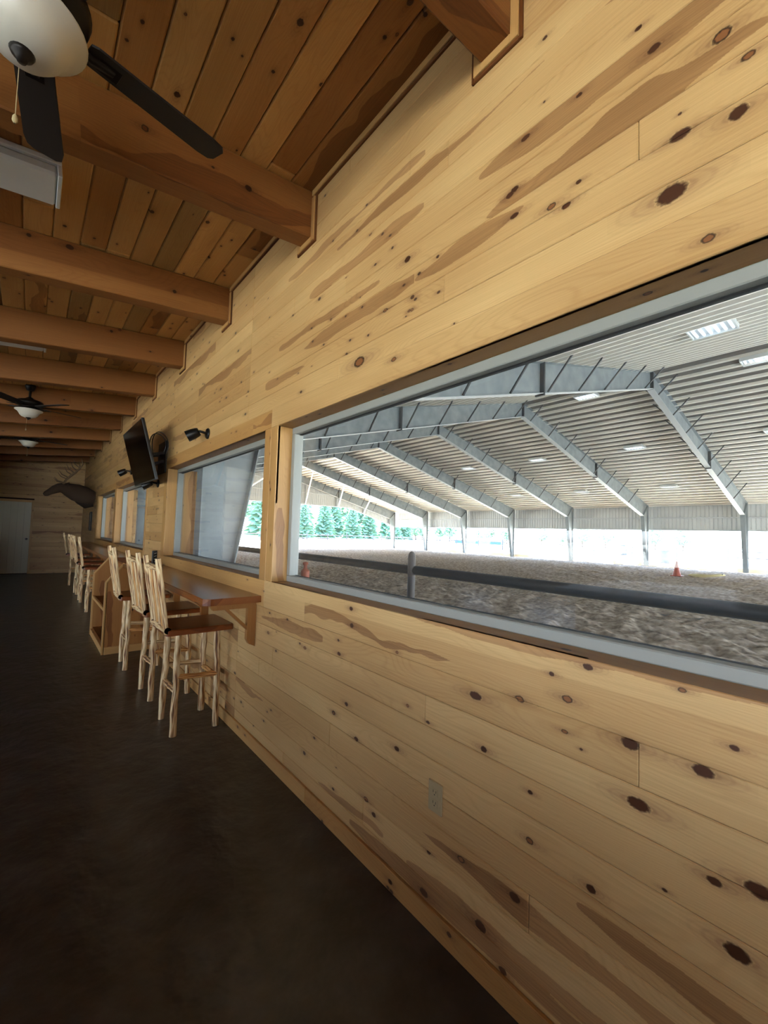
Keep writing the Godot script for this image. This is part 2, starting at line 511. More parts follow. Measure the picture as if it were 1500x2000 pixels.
func room() -> void:
	var wins := [[-2.66, 0.12], [-5.64, -2.86], [-9.61, -6.85], [-12.57, -9.81]]
	var lo_y := 1.155
	var hi_y := 2.21
	# --- floor
	var fl := struct("floor", "dark brown stained concrete floor of the wood-lined room", "floor")
	part("slab", MB.new().box(Vector3(ROOM_L - 0.2, -0.2, Z_END - 0.2), Vector3(0.2, 0, Z_NEAR + 0.2)), M.floor, fl)
	# --- window wall
	var w := struct("wall_right", "knotty pine plank wall with the long windows to the riding arena", "wall")
	var core := MB.new()
	core.box(Vector3(0.019, 0, Z_END), Vector3(0.2, lo_y - 0.02, Z_NEAR))
	core.box(Vector3(0.019, hi_y + 0.02, Z_END), Vector3(0.2, 3.8, Z_NEAR))
	var zs := [Z_NEAR]
	for k in wins:
		zs.append(k[1] + 0.02); zs.append(k[0] - 0.02)
	zs.append(Z_END)
	for i in range(0, zs.size(), 2):
		core.box(Vector3(0.019, lo_y - 0.02, zs[i + 1]), Vector3(0.2, hi_y + 0.02, zs[i]))
	part("core", core, M.core, w)
	var joints := {}
	for j in near_joints():
		joints[int(j[0])] = j[1]
	rng.seed = 77
	var edges := wall_edges()
	for row in edges.size() - 1:
		var y1: float = edges[row]
		var y0: float = edges[row + 1]
		if row == 0:
			y1 = 3.645
		var cuts := [1.6]
		var zn: float = joints.get(row, -0.5 - rng.randf() * 2.5)
		cuts.append(zn)
		var z := zn
		while true:
			z -= rng.randf_range(2.4, 4.6)
			if z < Z_END + 0.6:
				break
			cuts.append(z)
		cuts.append(-3.2)
		cuts.append(Z_END)
		cuts.sort()
		cuts.reverse()
		for c in cuts.size() - 1:
			var a: float = cuts[c + 1]
			var b: float = cuts[c]
			if b - a < 0.02:
				continue
			var is_near: bool = a >= -3.2001
			# take the window openings with their casings out of the board
			var spans := [[a, b]]
			if y1 > 0.98 and y0 < 2.335:
				for g in [[-5.64 - 0.15, 0.12 + 0.15], [-12.57 - 0.15, -6.85 + 0.09]]:
					var nx := []
					for s in spans:
						if s[1] <= g[0] or s[0] >= g[1]:
							nx.append(s)
							continue
						if s[0] < g[0]:
							nx.append([s[0], g[0]])
						if s[1] > g[1]:
							nx.append([g[1], s[1]])
					spans = nx
			for s in spans:
				if s[1] - s[0] > 0.03:
					part("plank", plank_mesh(Vector3(0, y0 + 0.0006, s[0] + 0.0005), Vector3(0.018, y1 - 0.0006, s[1] - 0.0005), 2, is_near), M.near if is_near else M.pine, w)
	var rest := MB.new().grain(2)
	for row in 32:
		rest.box(Vector3(0, row * ROW, 1.61), Vector3(0.018, row * ROW + ROW - 0.001, Z_NEAR), 0.0025)
	part("cladding", rest, M.pine, w)
	# --- windows
	var where := ["nearest wide window in the plank wall, beside the bar counter's end", "wide window above the bar counter, next to the nearest one", "window behind and beyond the wall television, before the farthest one", "farthest window in the plank wall, near the mounted elk"]
	for i in 4:
		var z0: float = wins[i][0]
		var z1: float = wins[i][1]
		var o := struct("window_%d" % (i + 1), where[i], "window")
		var first: bool = i % 2 == 0
		var wl := 0.15 if not first else 0.1     # casing towards the far side, towards the near side
		var wr := 0.15 if i == 0 else (0.1 if i != 2 else 0.09)
		var nr: bool = i == 0
		part("casing", plank_mesh(Vector3(-0.005, hi_y, z0 - wl + 0.001), Vector3(0.018, 2.341, z1 + wr - 0.001), 2, nr), M.near if nr else M.trimw, o)
		part("casing", plank_mesh(Vector3(-0.005, 0.974, z0 - wl + 0.001), Vector3(0.018, lo_y, z1 + wr - 0.001), 2, nr), M.near if nr else M.trimw, o)
		part("casing", plank_mesh(Vector3(-0.004, lo_y, z0 - wl + 0.001), Vector3(0.018, hi_y, z0), 1, false), M.trimw, o)
		part("casing", plank_mesh(Vector3(-0.004, lo_y, z1), Vector3(0.018, hi_y, z1 + wr - 0.001), 1, false), M.trimw, o)
		part("jamb", plank_mesh(Vector3(0.0, hi_y, z0), Vector3(0.16, hi_y + 0.02, z1), 2, false), M.jamb, o)
		part("sill", plank_mesh(Vector3(-0.004, lo_y - 0.02, z0), Vector3(0.16, lo_y, z1), 2, false), M.jamb, o)
		part("jamb", plank_mesh(Vector3(0.0, lo_y, z0 - 0.02), Vector3(0.16 if i == 0 else 0.36, hi_y, z0), 1, false), M.trimw, o)  # extra depth past the glass is added, standing in for the jamb's reflection
		part("jamb", plank_mesh(Vector3(0.0, lo_y, z1), Vector3(0.16, hi_y, z1 + 0.02), 1, false), M.trimw, o)
		for q in [[Vector3(0.105, hi_y - 0.045, z0), Vector3(0.17, hi_y, z1)], [Vector3(0.105, lo_y, z0), Vector3(0.17, lo_y + 0.04, z1)], [Vector3(0.105, lo_y + 0.04, z0), Vector3(0.17, hi_y - 0.045, z0 + 0.045)], [Vector3(0.105, lo_y + 0.04, z1 - 0.045), Vector3(0.17, hi_y - 0.045, z1)]]:
			part("frame", MB.new().box(q[0], q[1], 0.004), M.vinyl, o)
		var gk := MB.new()
		gk.box(Vector3(0.14, hi_y - 0.050, z0 + 0.04), Vector3(0.16, hi_y - 0.045, z1 - 0.04))
		gk.box(Vector3(0.150, lo_y + 0.04, z0 + 0.04), Vector3(0.16, lo_y + 0.043, z1 - 0.04))
		part("gasket", gk, M.gasket, o)
		var gl := MB.new()
		gl.out([Vector3(0.145, lo_y + 0.03, z0 + 0.03), Vector3(0.145, lo_y + 0.03, z1 - 0.03), Vector3(0.145, hi_y - 0.03, z1 - 0.03), Vector3(0.145, hi_y - 0.03, z0 + 0.03)], Vector3(-1, 0, 0))
		part("pane", gl, M.glass, o)
	# --- baseboard
	var bb := struct("baseboard_right", "pale pine baseboard along the foot of the window wall", "baseboard")
	var zb := [1.6, -2.1, -6.3, -10.5, Z_END]
	for i in 4:
		part("board", plank_mesh(Vector3(-0.016, 0.0, zb[i + 1] + 0.001), Vector3(-0.0005, 0.085, zb[i] - 0.001), 2, false), M.trimw, bb)
	# --- far wall with the white door
	var fw := struct("wall_far", "shadowed pine plank end wall with a white door and elk mount nearby", "wall")
	var dz := [-2.16, -1.24]
	var fc := MB.new()
	fc.box(Vector3(dz[1] + 0.0, 0, Z_END - 0.2), Vector3(0.2, 3.8, Z_END - 0.019))
	fc.box(Vector3(ROOM_L - 0.2, 0, Z_END - 0.2), Vector3(dz[0], 3.8, Z_END - 0.019))
	fc.box(Vector3(dz[0], 2.12, Z_END - 0.2), Vector3(dz[1], 3.8, Z_END - 0.019))
	fc.box(Vector3(dz[0], 0, Z_END - 0.2), Vector3(dz[1], 2.12, Z_END - 0.065))
	part("core", fc, M.core, fw)
	for row in 32:
		var y0 := row * ROW
		var y1 := minf(y0 + ROW, 3.62)
		if y1 - y0 < 0.02:
			continue
		var over: bool = y0 > 2.17
		var x0: float = -3.4 if over else dz[1] + 0.05
		part("plank", plank_mesh(Vector3(x0, y0 + 0.0006, Z_END - 0.018), Vector3(-0.001, y1 - 0.0006, Z_END), 0, false), M.pine, fw)
	var fr := MB.new().grain(0)
	for row in 31:
		if row * ROW < 2.17:
			fr.box(Vector3(ROOM_L, row * ROW, Z_END - 0.018), Vector3(dz[0] - 0.05, row * ROW + ROW - 0.001, Z_END), 0.0025)
		else:
			fr.box(Vector3(ROOM_L, row * ROW, Z_END - 0.018), Vector3(-3.401, row * ROW + ROW - 0.001, Z_END), 0.0025)
	part("cladding", fr, M.pine, fw)
	var dr := struct("door_1", "white boarded door in the far end wall", "door")
	for i in 6:
		var xw: float = (dz[1] - dz[0]) / 6.0
		part("board", MB.new().box(Vector3(dz[0] + i * xw + 0.001, 0.02, Z_END - 0.06), Vector3(dz[0] + (i + 1) * xw - 0.001, 2.1, Z_END - 0.02), 0.002), M.door, dr)
	part("casing", plank_mesh(Vector3(dz[1], 0, Z_END - 0.018), Vector3(dz[1] + 0.05, 2.17, Z_END + 0.006), 1, false), M.pine, dr)
	part("casing", plank_mesh(Vector3(dz[0] - 0.05, 0, Z_END - 0.018), Vector3(dz[0], 2.17, Z_END + 0.006), 1, false), M.pine, dr)
	part("casing", plank_mesh(Vector3(dz[0], 2.1, Z_END - 0.018), Vector3(dz[1], 2.17, Z_END + 0.006), 0, false), M.pine, dr)
	var hb := MB.new()
	hb.xf = Transform3D(Basis(Vector3(1, 0, 0), PI / 2), Vector3(dz[1] - 0.07, 1.02, Z_END - 0.02))
	hb.lathe([Vector2(0, 0), Vector2(0.03, 0), Vector2(0.03, 0.012), Vector2(0.012, 0.02), Vector2(0.012, 0.045), Vector2(0.028, 0.055), Vector2(0.028, 0.075), Vector2(0, 0.085)], 16)
	part("handle", hb, M.silver, dr)
	# --- the other long wall with its daylight windows, and the wall behind the eye
	var lw := struct("wall_left", "plank wall on the room's other side, reflected with its windows", "wall")
	var lb := MB.new().grain(2)
	var zz := Z_END
	var ow := [[-9.3, -8.1, 0.87, 1.8], [-6.9, -2.0, 0.87, 1.8], [-0.9, 1.7, 0.2, 2.55], [1.9, 4.8, 0.2, 2.55]]  # tall near pair is added, out of view, to bring more daylight in
	for k in ow:
		lb.box(Vector3(ROOM_L - 0.2, 0, zz), Vector3(ROOM_L, 2.9, k[0]))
		lb.box(Vector3(ROOM_L - 0.2, 0, k[0]), Vector3(ROOM_L, k[2], k[1]))
		lb.box(Vector3(ROOM_L - 0.2, k[3], k[0]), Vector3(ROOM_L, 2.9, k[1]))
		zz = k[1]
	lb.box(Vector3(ROOM_L - 0.2, 0, zz), Vector3(ROOM_L, 2.9, Z_NEAR + 0.2))
	part("panel", lb, M.pine, lw)
	for k in ow.size():
		var o := struct("window_%d" % (k + 5), "daylight window in the room's other wall, far pair reflected, tall near pair added unseen for light", "window")
		o.set_meta("group", "daylight windows opposite")
		var f := MB.new()
		for q in [[ow[k][2], ow[k][2] + 0.06], [ow[k][3] - 0.06, ow[k][3]]]:
			f.box(Vector3(ROOM_L - 0.14, q[0], ow[k][0]), Vector3(ROOM_L - 0.06, q[1], ow[k][1]))
		for z in [ow[k][0] + 0.03, (ow[k][0] + ow[k][1]) / 2, ow[k][1] - 0.03]:
			f.box(Vector3(ROOM_L - 0.14, ow[k][2], z - 0.03), Vector3(ROOM_L - 0.06, ow[k][3], z + 0.03))
		part("frame", f, M.vinyl, o)
	var pw := struct("added_partition", "added unseen plank partition that shades the far end of the room", "wall")
	part("panel", MB.new().grain(0).box(Vector3(ROOM_L, 0, -11.2), Vector3(-2.3, 3.38, -11.05)), M.pine, pw)  # added out of view to keep daylight off the end wall
	var nw := struct("wall_near", "plank wall behind the viewpoint", "wall")
	var nb := MB.new().grain(0)  # wide opening added behind the viewpoint to let daylight in
	nb.box(Vector3(ROOM_L - 0.2, 0, Z_NEAR), Vector3(-9.2, 3.8, Z_NEAR + 0.2))
	nb.box(Vector3(-3.4, 0, Z_NEAR), Vector3(0.2, 3.8, Z_NEAR + 0.2))
	nb.box(Vector3(-9.2, 2.7, Z_NEAR), Vector3(-3.4, 3.8, Z_NEAR + 0.2))
	nb.box(Vector3(-9.2, 0, Z_NEAR), Vector3(-3.4, 0.2, Z_NEAR + 0.2))
	part("panel", nb, M.pine, nw)


func ceiling() -> void:
	var tilt := Transform3D(Basis(Vector3(0, 0, 1), atan(SLOPE)), Vector3(0, CEIL, 0))
	var long := -ROOM_L / cos(atan(SLOPE))
	var c := struct("ceiling", "sloping ceiling of stained pine planks between exposed beams", "ceiling")
	var deck := MB.new()
	deck.xf = tilt
	deck.box(Vector3(-long - 0.3, 0.019, Z_END - 0.3), Vector3(0.25, 0.2, Z_NEAR + 0.3))
	part("deck", deck, M.core, c)
	rng.seed = 5
	for k in 26:
		var z := 1.2
		var cuts := [z]
		while z > Z_END:
			z -= rng.randf_range(3.0, 5.5)
			cuts.append(maxf(z, Z_END))
		if cuts[-1] == cuts[-2]:
			cuts.pop_back()
		for i in cuts.size() - 1:
			var b := MB.new().grain(2, 0.2778, 0.70, rng.randf(), 0.0)
			b.xf = tilt
			b.vo = (rng.randi() % 9) * 0.1111 + (k + 1) * 0.157 * 0.70
			b.box(Vector3(-(k + 1) * 0.157 + 0.0008, 0, cuts[i + 1] + 0.0005), Vector3(-k * 0.157 - 0.0008, 0.018, cuts[i] - 0.0005), 0.008)
			part("plank", b, M.ceil[rng.randi() % 4], c)
	var rest := MB.new().grain(2, 0.2778, 0.948)
	rest.xf = tilt
	for k in range(26, int(long / 0.157) + 1):
		rest.box(Vector3(-(k + 1) * 0.157 + 0.001, 0, Z_END), Vector3(-k * 0.157 - 0.001, 0.018, 1.2), 0.006)
	rest.box(Vector3(-long, 0, 1.2), Vector3(0, 0.018, Z_NEAR))
	part("boarding", rest, M.ceil[0], c)
	# beams
	var nth := ["nearest", "second", "third", "fourth", "fifth", "sixth", "seventh", "eighth", "ninth", "tenth", "eleventh"]
	for i in range(-3, 11):
		var zc := -0.925 - 1.43 * i
		var lab: String = "exposed orange-brown ceiling beam behind the viewpoint" if i < 0 else "exposed orange-brown ceiling beam, %s in view along the window wall" % nth[i]
		var o := thing("ceiling_beam", lab, "beam", Vector3(0, 0, zc), 0, "exposed ceiling beams")
		o.set_meta("kind", "structure")
		var b := MB.new().grain(0, 0.2, 0.5, rng.randf(), rng.randf())
		b.xf = tilt
		b.box(Vector3(-long, -0.295, -0.066), Vector3(-0.002, -0.001, 0.066), 0.007)
		part("timber", b, M.beam, o)
	# the stepped trim where wall and ceiling meet
	var t := struct("trim_1", "thin pine trim stepping around the beam ends along the wall top", "trim")
	var tw := 0.048
	for i in range(-1, 11):
		var zc := -0.925 - 1.43 * i
		var zf := zc + 0.066
		var zk := zc - 0.066
		var nxt := zk - (1.43 - 0.132)
		var yb := CEIL - 0.295
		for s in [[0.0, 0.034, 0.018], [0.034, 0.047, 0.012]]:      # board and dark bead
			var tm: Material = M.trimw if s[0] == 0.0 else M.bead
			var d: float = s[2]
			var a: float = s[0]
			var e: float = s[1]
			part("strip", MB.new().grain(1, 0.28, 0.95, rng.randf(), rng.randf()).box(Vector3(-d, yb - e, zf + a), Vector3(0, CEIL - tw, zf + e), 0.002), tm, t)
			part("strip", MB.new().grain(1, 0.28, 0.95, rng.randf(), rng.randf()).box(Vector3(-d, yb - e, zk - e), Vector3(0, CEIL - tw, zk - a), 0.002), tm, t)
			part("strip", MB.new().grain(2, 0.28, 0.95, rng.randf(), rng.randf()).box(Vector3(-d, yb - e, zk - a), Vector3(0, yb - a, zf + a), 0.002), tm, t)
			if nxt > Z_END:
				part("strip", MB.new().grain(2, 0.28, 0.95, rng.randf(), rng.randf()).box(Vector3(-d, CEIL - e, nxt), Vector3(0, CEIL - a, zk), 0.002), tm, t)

# ---------------------------------------------------------------- furniture
func log_pts(a: Vector3, b: Vector3, r: float, seed_: int, wig := 0.22, steps := 9) -> Array:
	var q := RandomNumberGenerator.new()
	q.seed = seed_
	var p := []
	var rr := []
	for i in steps + 1:
		var k := float(i) / steps
		var w := r * wig * sin(PI * k)
		p.append(a.lerp(b, k) + Vector3(q.randf_range(-w, w), 0, q.randf_range(-w, w)))
		rr.append(r * q.randf_range(0.9, 1.1))
	return [p, rr]

func add_log(called: String, a: Vector3, b: Vector3, r: float, seed_: int, parent: Node3D, m: Material, flat := 1.0) -> void:
	var l := log_pts(a, b, r, seed_, 0.22 if flat == 1.0 else 0.05)
	var t := MB.new()
	t.us = 0.55
	t.vs = 1.0
	t.uo = seed_ * 0.37
	t.vo = seed_ * 0.23
	t.tube(l[0], l[1], 9, flat)
	part(called, t, m, parent)

func make_stool(at: Vector3, label: String) -> Node3D:      # faces +x; origin on the floor under the seat
	var s := thing("bar_stool", label, "bar stool", at, 0, "log bar stools along the counters")
	var seat := MB.new().grain(0, 0.5, 0.9, 0.3, 0.35)
	var pts := PackedVector2Array()
	for c in [[0.215, 0.205, 0], [-0.215, 0.205, 1], [-0.215, -0.205, 2], [0.215, -0.205, 3]]:
		for k in 5:
			var a: float = PI / 2 * c[2] + PI / 8 * k
			pts.append(Vector2(c[0] + cos(a) * 0.025, c[1] + sin(a) * 0.025))
	seat.xf = Transform3D(Basis(Vector3(1, 0, 0), -PI / 2), Vector3(0, 0.745, 0))
	seat.prism(pts, -0.02, 0.015)
	for i in pts.size():       # eased top edge
		var p := pts[i] 
		var q := pts[(i + 1) % pts.size()]
		seat.out([Vector3(p.x, p.y, 0.015), Vector3(q.x, q.y, 0.015), Vector3(q.x * 0.975, q.y * 0.975, 0.022), Vector3(p.x * 0.975, p.y * 0.975, 0.022)], Vector3(p.x, p.y, 0.2))
	var capz := []
	for p in pts:
		capz.append(Vector3(p.x * 0.975, p.y * 0.975, 0.022))
	seat.out(capz, Vector3(0, 0, 1))
	part("seat", seat, M.seat, s)
	var k := 0
	for x in [-1, 1]:
		for z in [-1, 1]:
			k += 1
			add_log("leg", Vector3(x * 0.137, 0.727, z * 0.15), Vector3(x * 0.15, 0.0, z * 0.178), 0.024, 10 + k, s, M.log)
	add_log("stretcher", Vector3(0.144, 0.36, -0.17), Vector3(0.144, 0.37, 0.17), 0.02, 21, s, M.bark)
	add_log("stretcher", Vector3(-0.144, 0.30, -0.17), Vector3(-0.144, 0.31, 0.17), 0.019, 22, s, M.log)
	add_log("stretcher", Vector3(-0.144, 0.41, 0.165), Vector3(0.144, 0.39, 0.165), 0.019, 23, s, M.bark)
	add_log("stretcher", Vector3(-0.144, 0.42, -0.165), Vector3(0.144, 0.40, -0.165), 0.019, 24, s, M.log)
	# back: bottom log, two split posts, three split spindles, a top log
	add_log("back_rail", Vector3(-0.232, 0.765, -0.225), Vector3(-0.232, 0.765, 0.225), 0.026, 31, s, M.log)
	add_log("back_rail", Vector3(-0.300, 1.20, -0.20), Vector3(-0.300, 1.20, 0.20), 0.022, 32, s, M.log)
	for z in [-0.195, 0.195]:
		add_log("back_post", Vector3(-0.232, 0.74, z), Vector3(-0.318, 1.275, z * 1.06), 0.03, 41 + int(z * 10), s, M.log, 0.62)
	for i in 4:
		var z := -0.118 + i * 0.079
		add_log("spindle", Vector3(-0.236, 0.77, z), Vector3(-0.303, 1.20, z * 1.02), 0.026, 51 + i, s, M.bark if i % 2 else M.log, 0.5)
	return s

func bar_counter(z0: float, z1: float, label: String, brackets: Array) -> void:
	var o := thing("bar_counter", label, "counter", Vector3(0, 0, z1))
	var b := MB.new().grain(2, 0.2, 0.9, 0.1, 0.12)
	var l := z1 - z0
	var p := PackedVector2Array([Vector2(-0.002, 0), Vector2(-0.002, -l), Vector2(-0.385, -l)])
	for k in 6:
		var a := PI + 0.0 - PI / 2 * 0 - PI / 2 * k / 5.0
		p.append(Vector2(-0.325 + cos(a) * 0.06, -0.06 + sin(a) * 0.06))
	# outline in x, z: drawn out along y
	b.xf = Transform3D(Basis(Vector3(1, 0, 0), Vector3(0, 0, 1), Vector3(0, -1, 0)), Vector3(0, 1.045, 0))
	b.ua = Vector3(0, 1, 0)
	b.va = Vector3(1, 0, 1)
	b.prism(p, 0.004, 0.044)
	var ins := PackedVector2Array()
	for q in p:
		ins.append(Vector2(clampf(q.x, -0.381, -0.002), clampf(q.y, -l, -0.004)))
	b.prism(ins, 0.0, 0.004)
	part("top", b, M.bartop, o)
	for z in brackets:
		var k := MB.new().grain(1, 0.28, 0.9, 0.4, 0.1)
		var at: float = z - z1
		k.prism(PackedVector2Array([Vector2(-0.002, 1.0), Vector2(-0.062, 1.0), Vector2(-0.062, 0.735), Vector2(-0.045, 0.705), Vector2(-0.002, 0.685)]), at - 0.02, at + 0.02)
		k.prism(PackedVector2Array([Vector2(-0.062, 1.0), Vector2(-0.325, 1.0), Vector2(-0.30, 0.955), Vector2(-0.062, 0.955)]), at - 0.02, at + 0.02)
		k.prism(PackedVector2Array([Vector2(-0.062, 0.80), Vector2(-0.062, 0.83), Vector2(-0.195, 0.956), Vector2(-0.222, 0.956)]), at - 0.012, at + 0.012)
		part("bracket", k, M.cab, o)

func furniture() -> void:
	bar_counter(-5.84, -2.80, "brown varnished bar counter on brackets under the second window", [-2.90, -3.92, -4.84, -5.7])
	bar_counter(-13.6, -7.08, "brown varnished bar counter beyond the shelf cabinet, under far windows", [-8.6, -9.62, -10.8, -12.2, -13.46])
	var s := make_stool(Vector3(-0.237, 0, -3.52), "log bar stool at the near rounded end of the bar counter")
	again(s, "bar_stool", Vector3(-0.233, 0, -4.31), 0.03, "log bar stool second from the bar counter's rounded end")
	again(s, "bar_stool", Vector3(-0.260, 0, -5.32), -0.03, "log bar stool just in front of the shelf cabinet's side")
	var names := ["log bar stool just beyond the shelf cabinet", "log bar stool second beyond the shelf cabinet", "log bar stool third beyond the shelf cabinet", "log bar stool farthest along, nearest the white door"]
	var zs := [-9.06, -10.2, -11.35, -13.1]
	for i in 4:
		again(s, "bar_stool", Vector3(-0.27 - 0.01 * (i % 2), 0, zs[i]), 0.05 * (i % 3 - 1), names[i])
	# shelf cabinet between the two counters
	var c := thing("shelf_cabinet", "open wooden shelf cabinet with sloped front corners between the counters", "cabinet", Vector3(0, 0, -5.85))
	var outline := PackedVector2Array([Vector2(-0.002, 0.0), Vector2(-0.53, 0.0), Vector2(-0.53, 0.83), Vector2(-0.36, 1.045), Vector2(-0.002, 1.045)])
	for z in [-0.02, -1.2]:
		part("side_panel", MB.new().grain(1, 0.28, 0.9, 0.2, 0.3).prism(outline, z - 0.018, z), M.cab, c)
	for z in [-0.03, -1.215]:
		for q in [[Vector3(-0.535, 0, z), Vector3(-0.535, 0.835, z)], [Vector3(-0.535, 0.83, z), Vector3(-0.362, 1.05, z)]]:
			part("edge_trim", MB.new().grain(1, 0.28, 0.9, 0.1, 0.02).bar(q[0], q[1], 0.03, 0.02, 0.003, Vector3(0, 0, 1)), M.trimw, c)
	part("kick_rail", MB.new().grain(2).box(Vector3(-0.545, 0, -1.2), Vector3(-0.52, 0.08, -0.045), 0.003), M.trimw, c)
	part("kick_rail", MB.new().grain(0).box(Vector3(-0.52, 0, -0.02), Vector3(-0.002, 0.085, -0.008), 0.003), M.trimw, c)
	part("middle_rail", MB.new().grain(2).box(Vector3(-0.545, 0.49, -1.2), Vector3(-0.52, 0.53, -0.045), 0.003), M.trimw, c)
	part("shelf", MB.new().grain(2).box(Vector3(-0.52, 0.50, -1.2), Vector3(-0.02, 0.52, -0.04)), M.cabin, c)
	part("shelf", MB.new().grain(2).box(Vector3(-0.52, 0.08, -1.2), Vector3(-0.02, 0.1, -0.04)), M.cabin, c)
	part("top", MB.new().grain(2).box(Vector3(-0.36, 1.025, -1.2), Vector3(-0.002, 1.045, -0.04)), M.cabin, c)
	part("back_panel", MB.new().grain(1).box(Vector3(-0.02, 0.1, -1.2), Vector3(-0.004, 1.025, -0.04)), M.cabin, c)
	# small black rack on the counter
	var k := thing("card_rack", "small black upright rack with white cards on the bar counter", "rack", Vector3(-0.1, 1.045, -5.62), 0.7)
	part("stand", MB.new().box(Vector3(-0.05, 0, -0.03), Vector3(0.05, 0.012, 0.03), 0.003).box(Vector3(-0.035, 0.012, -0.012), Vector3(0.035, 0.17, 0.008), 0.003), M.black, k)
	for i in 4:
		part("card", MB.new().bar(Vector3(-0.022, 0.035 + i * 0.033, 0.0115), Vector3(0.012, 0.043 + i * 0.033, 0.0115), 0.012, 0.004), M.white, k)

func wall_things() -> void:
	# television on a tilting mount
	var t := thing("television", "black flat television tilted down on a wall mount between windows", "television", Vector3(-0.278, 2.369, -5.925))
	var tilt := Basis(Vector3(0, 0, 1), 0.256)
	tilt = Basis(Vector3(0, 0, 1), 0.256)
	var tb := Transform3D(tilt, Vector3.ZERO)
	var b := MB.new(); b.xf = tb
	b.box(Vector3(-0.008, -0.348, -0.605), Vector3(0.022, 0.348, 0.605), 0.004)
	part("casing", b, M.black, t)
	b = MB.new(); b.xf = tb
	b.box(Vector3(-0.0105, -0.335, -0.595), Vector3(-0.008, 0.338, 0.595))
	part("screen", b, M.screen, t)
	b = MB.new(); b.xf = tb
	b.box(Vector3(-0.012, -0.349, -0.606), Vector3(0.012, -0.336, 0.606), 0.002).box(Vector3(-0.010, -0.349, 0.600), Vector3(0.004, 0.349, 0.607), 0.002)
	part("bezel", b, M.dsteel, t)
	b = MB.new(); b.xf = tb
	b.box(Vector3(0.02, -0.26, -0.42), Vector3(0.062, 0.16, 0.42), 0.012)
	part("rear_housing", b, M.black, t)
	b = MB.new()
	b.box(Vector3(0.256, -0.2, -0.2), Vector3(0.277, 0.2, 0.2), 0.003)
	for z in [-0.12, 0.12]:
		b.bar(Vector3(0.05, 0.0, z), Vector3(0.26, 0.05, z), 0.04, 0.03)
		b.bar(Vector3(0.1, -0.12, z), Vector3(0.26, -0.05, z), 0.03, 0.03)
	part("wall_mount", b, M.black, t)
	for q in 2:
		var pts := []
		var rr := []
		for i in 17:
			var a := -0.6 + i * 4.6 / 16.0
			pts.append(Vector3(0.10 + 0.085 * cos(a) + 0.03 * q, 0.08 + (0.13 + 0.03 * q) * sin(a), 0.50 + 0.03 * cos(a * 2.0) - q * 0.03))
			rr.append(0.006)
		part("cable", MB.new().tube(pts, rr, 7), M.black, t)
	# three small black spotlights
	var names := ["small black wall spotlight above the second window", "small black wall spotlight just below the television's near corner", "small black wall spotlight beyond the television"]
	var at := [Vector3(0, 2.40, -4.17), Vector3(0, 2.06, -6.12), Vector3(0, 2.40, -8.12)]
	for i in 3:
		var o := thing("wall_spotlight", names[i], "spotlight", at[i], 0, "black wall spotlights")
		var p := MB.new()
		p.xf = Transform3D(Basis(Vector3(0, 0, 1), PI / 2), Vector3(0, 0, 0))
		p.lathe([Vector2(0.0, 0), Vector2(0.052, 0), Vector2(0.052, 0.008), Vector2(0.045, 0.016), Vector2(0, 0.018)], 20)
		part("base_plate", p, M.black, o)
		part("arm", MB.new().tube([Vector3(-0.01, 0, 0), Vector3(-0.05, 0.006, 0.0), Vector3(-0.075, 0.012, -0.01), Vector3(-0.09, 0.006, -0.025), Vector3(-0.098, -0.008, -0.04)], [0.012, 0.012, 0.012, 0.012, 0.012], 10), M.black, o)
		var h := MB.new()
		var dir := Vector3(-0.75, -0.46, -0.30).normalized()
		var sx := dir.cross(Vector3.UP).normalized()
		h.xf = Transform3D(Basis(sx, dir, sx.cross(dir)), Vector3(-0.092, 0.002, -0.03))
		h.lathe([Vector2(0, -0.02), Vector2(0.036, -0.02), Vector2(0.044, 0.0), Vector2(0.05, 0.04), Vector2(0.052, 0.10), Vector2(0.047, 0.10), Vector2(0.044, 0.075), Vector2(0, 0.07)], 20)
		part("lamp_head", h, M.black, o)
	# socket plate
	var s := thing("outlet", "cream duplex power outlet low on the plank wall", "outlet", Vector3(0, 0.492, -1.147))
	part("plate", MB.new().box(Vector3(-0.007, -0.057, -0.036), Vector3(-0.0003, 0.057, 0.036), 0.003), M.outlet, s)
	for y in [-0.02, 0.02]:
		var f := part("socket", MB.new().box(Vector3(-0.009, y - 0.014, -0.016), Vector3(-0.006, y + 0.014, 0.016), 0.0015), M.outlet, s)
		part("slot", MB.new().box(Vector3(-0.0095, y - 0.001, -0.008), Vector3(-0.0088, y + 0.008, -0.006)).box(Vector3(-0.0095, y - 0.001, 0.006), Vector3(-0.0088, y + 0.008, 0.008)).box(Vector3(-0.0095, y - 0.01, -0.002), Vector3(-0.0088, y - 0.006, 0.002)), M.black, f)
	# small framed picture at the far end
	var pf := thing("picture_frame", "small dark picture frame on the wall past the farthest window", "picture", Vector3(0, 1.59, -13.75))
	var fb := MB.new()
	for q in [[-0.25, -0.22], [0.22, 0.25]]:
		fb.box(Vector3(-0.03, q[0], -0.2), Vector3(-0.001, q[1], 0.2), 0.003)
		fb.box(Vector3(-0.03, -0.22, q[0] * 0.8), Vector3(-0.001, 0.22, q[1] * 0.8), 0.003)
	part("frame", fb, M.black, pf)
	part("print", MB.new().box(Vector3(-0.012, -0.22, -0.178), Vector3(-0.002, 0.22, 0.178)), mat(Color(0.55, 0.53, 0.5), 0.4), pf)
	elk()

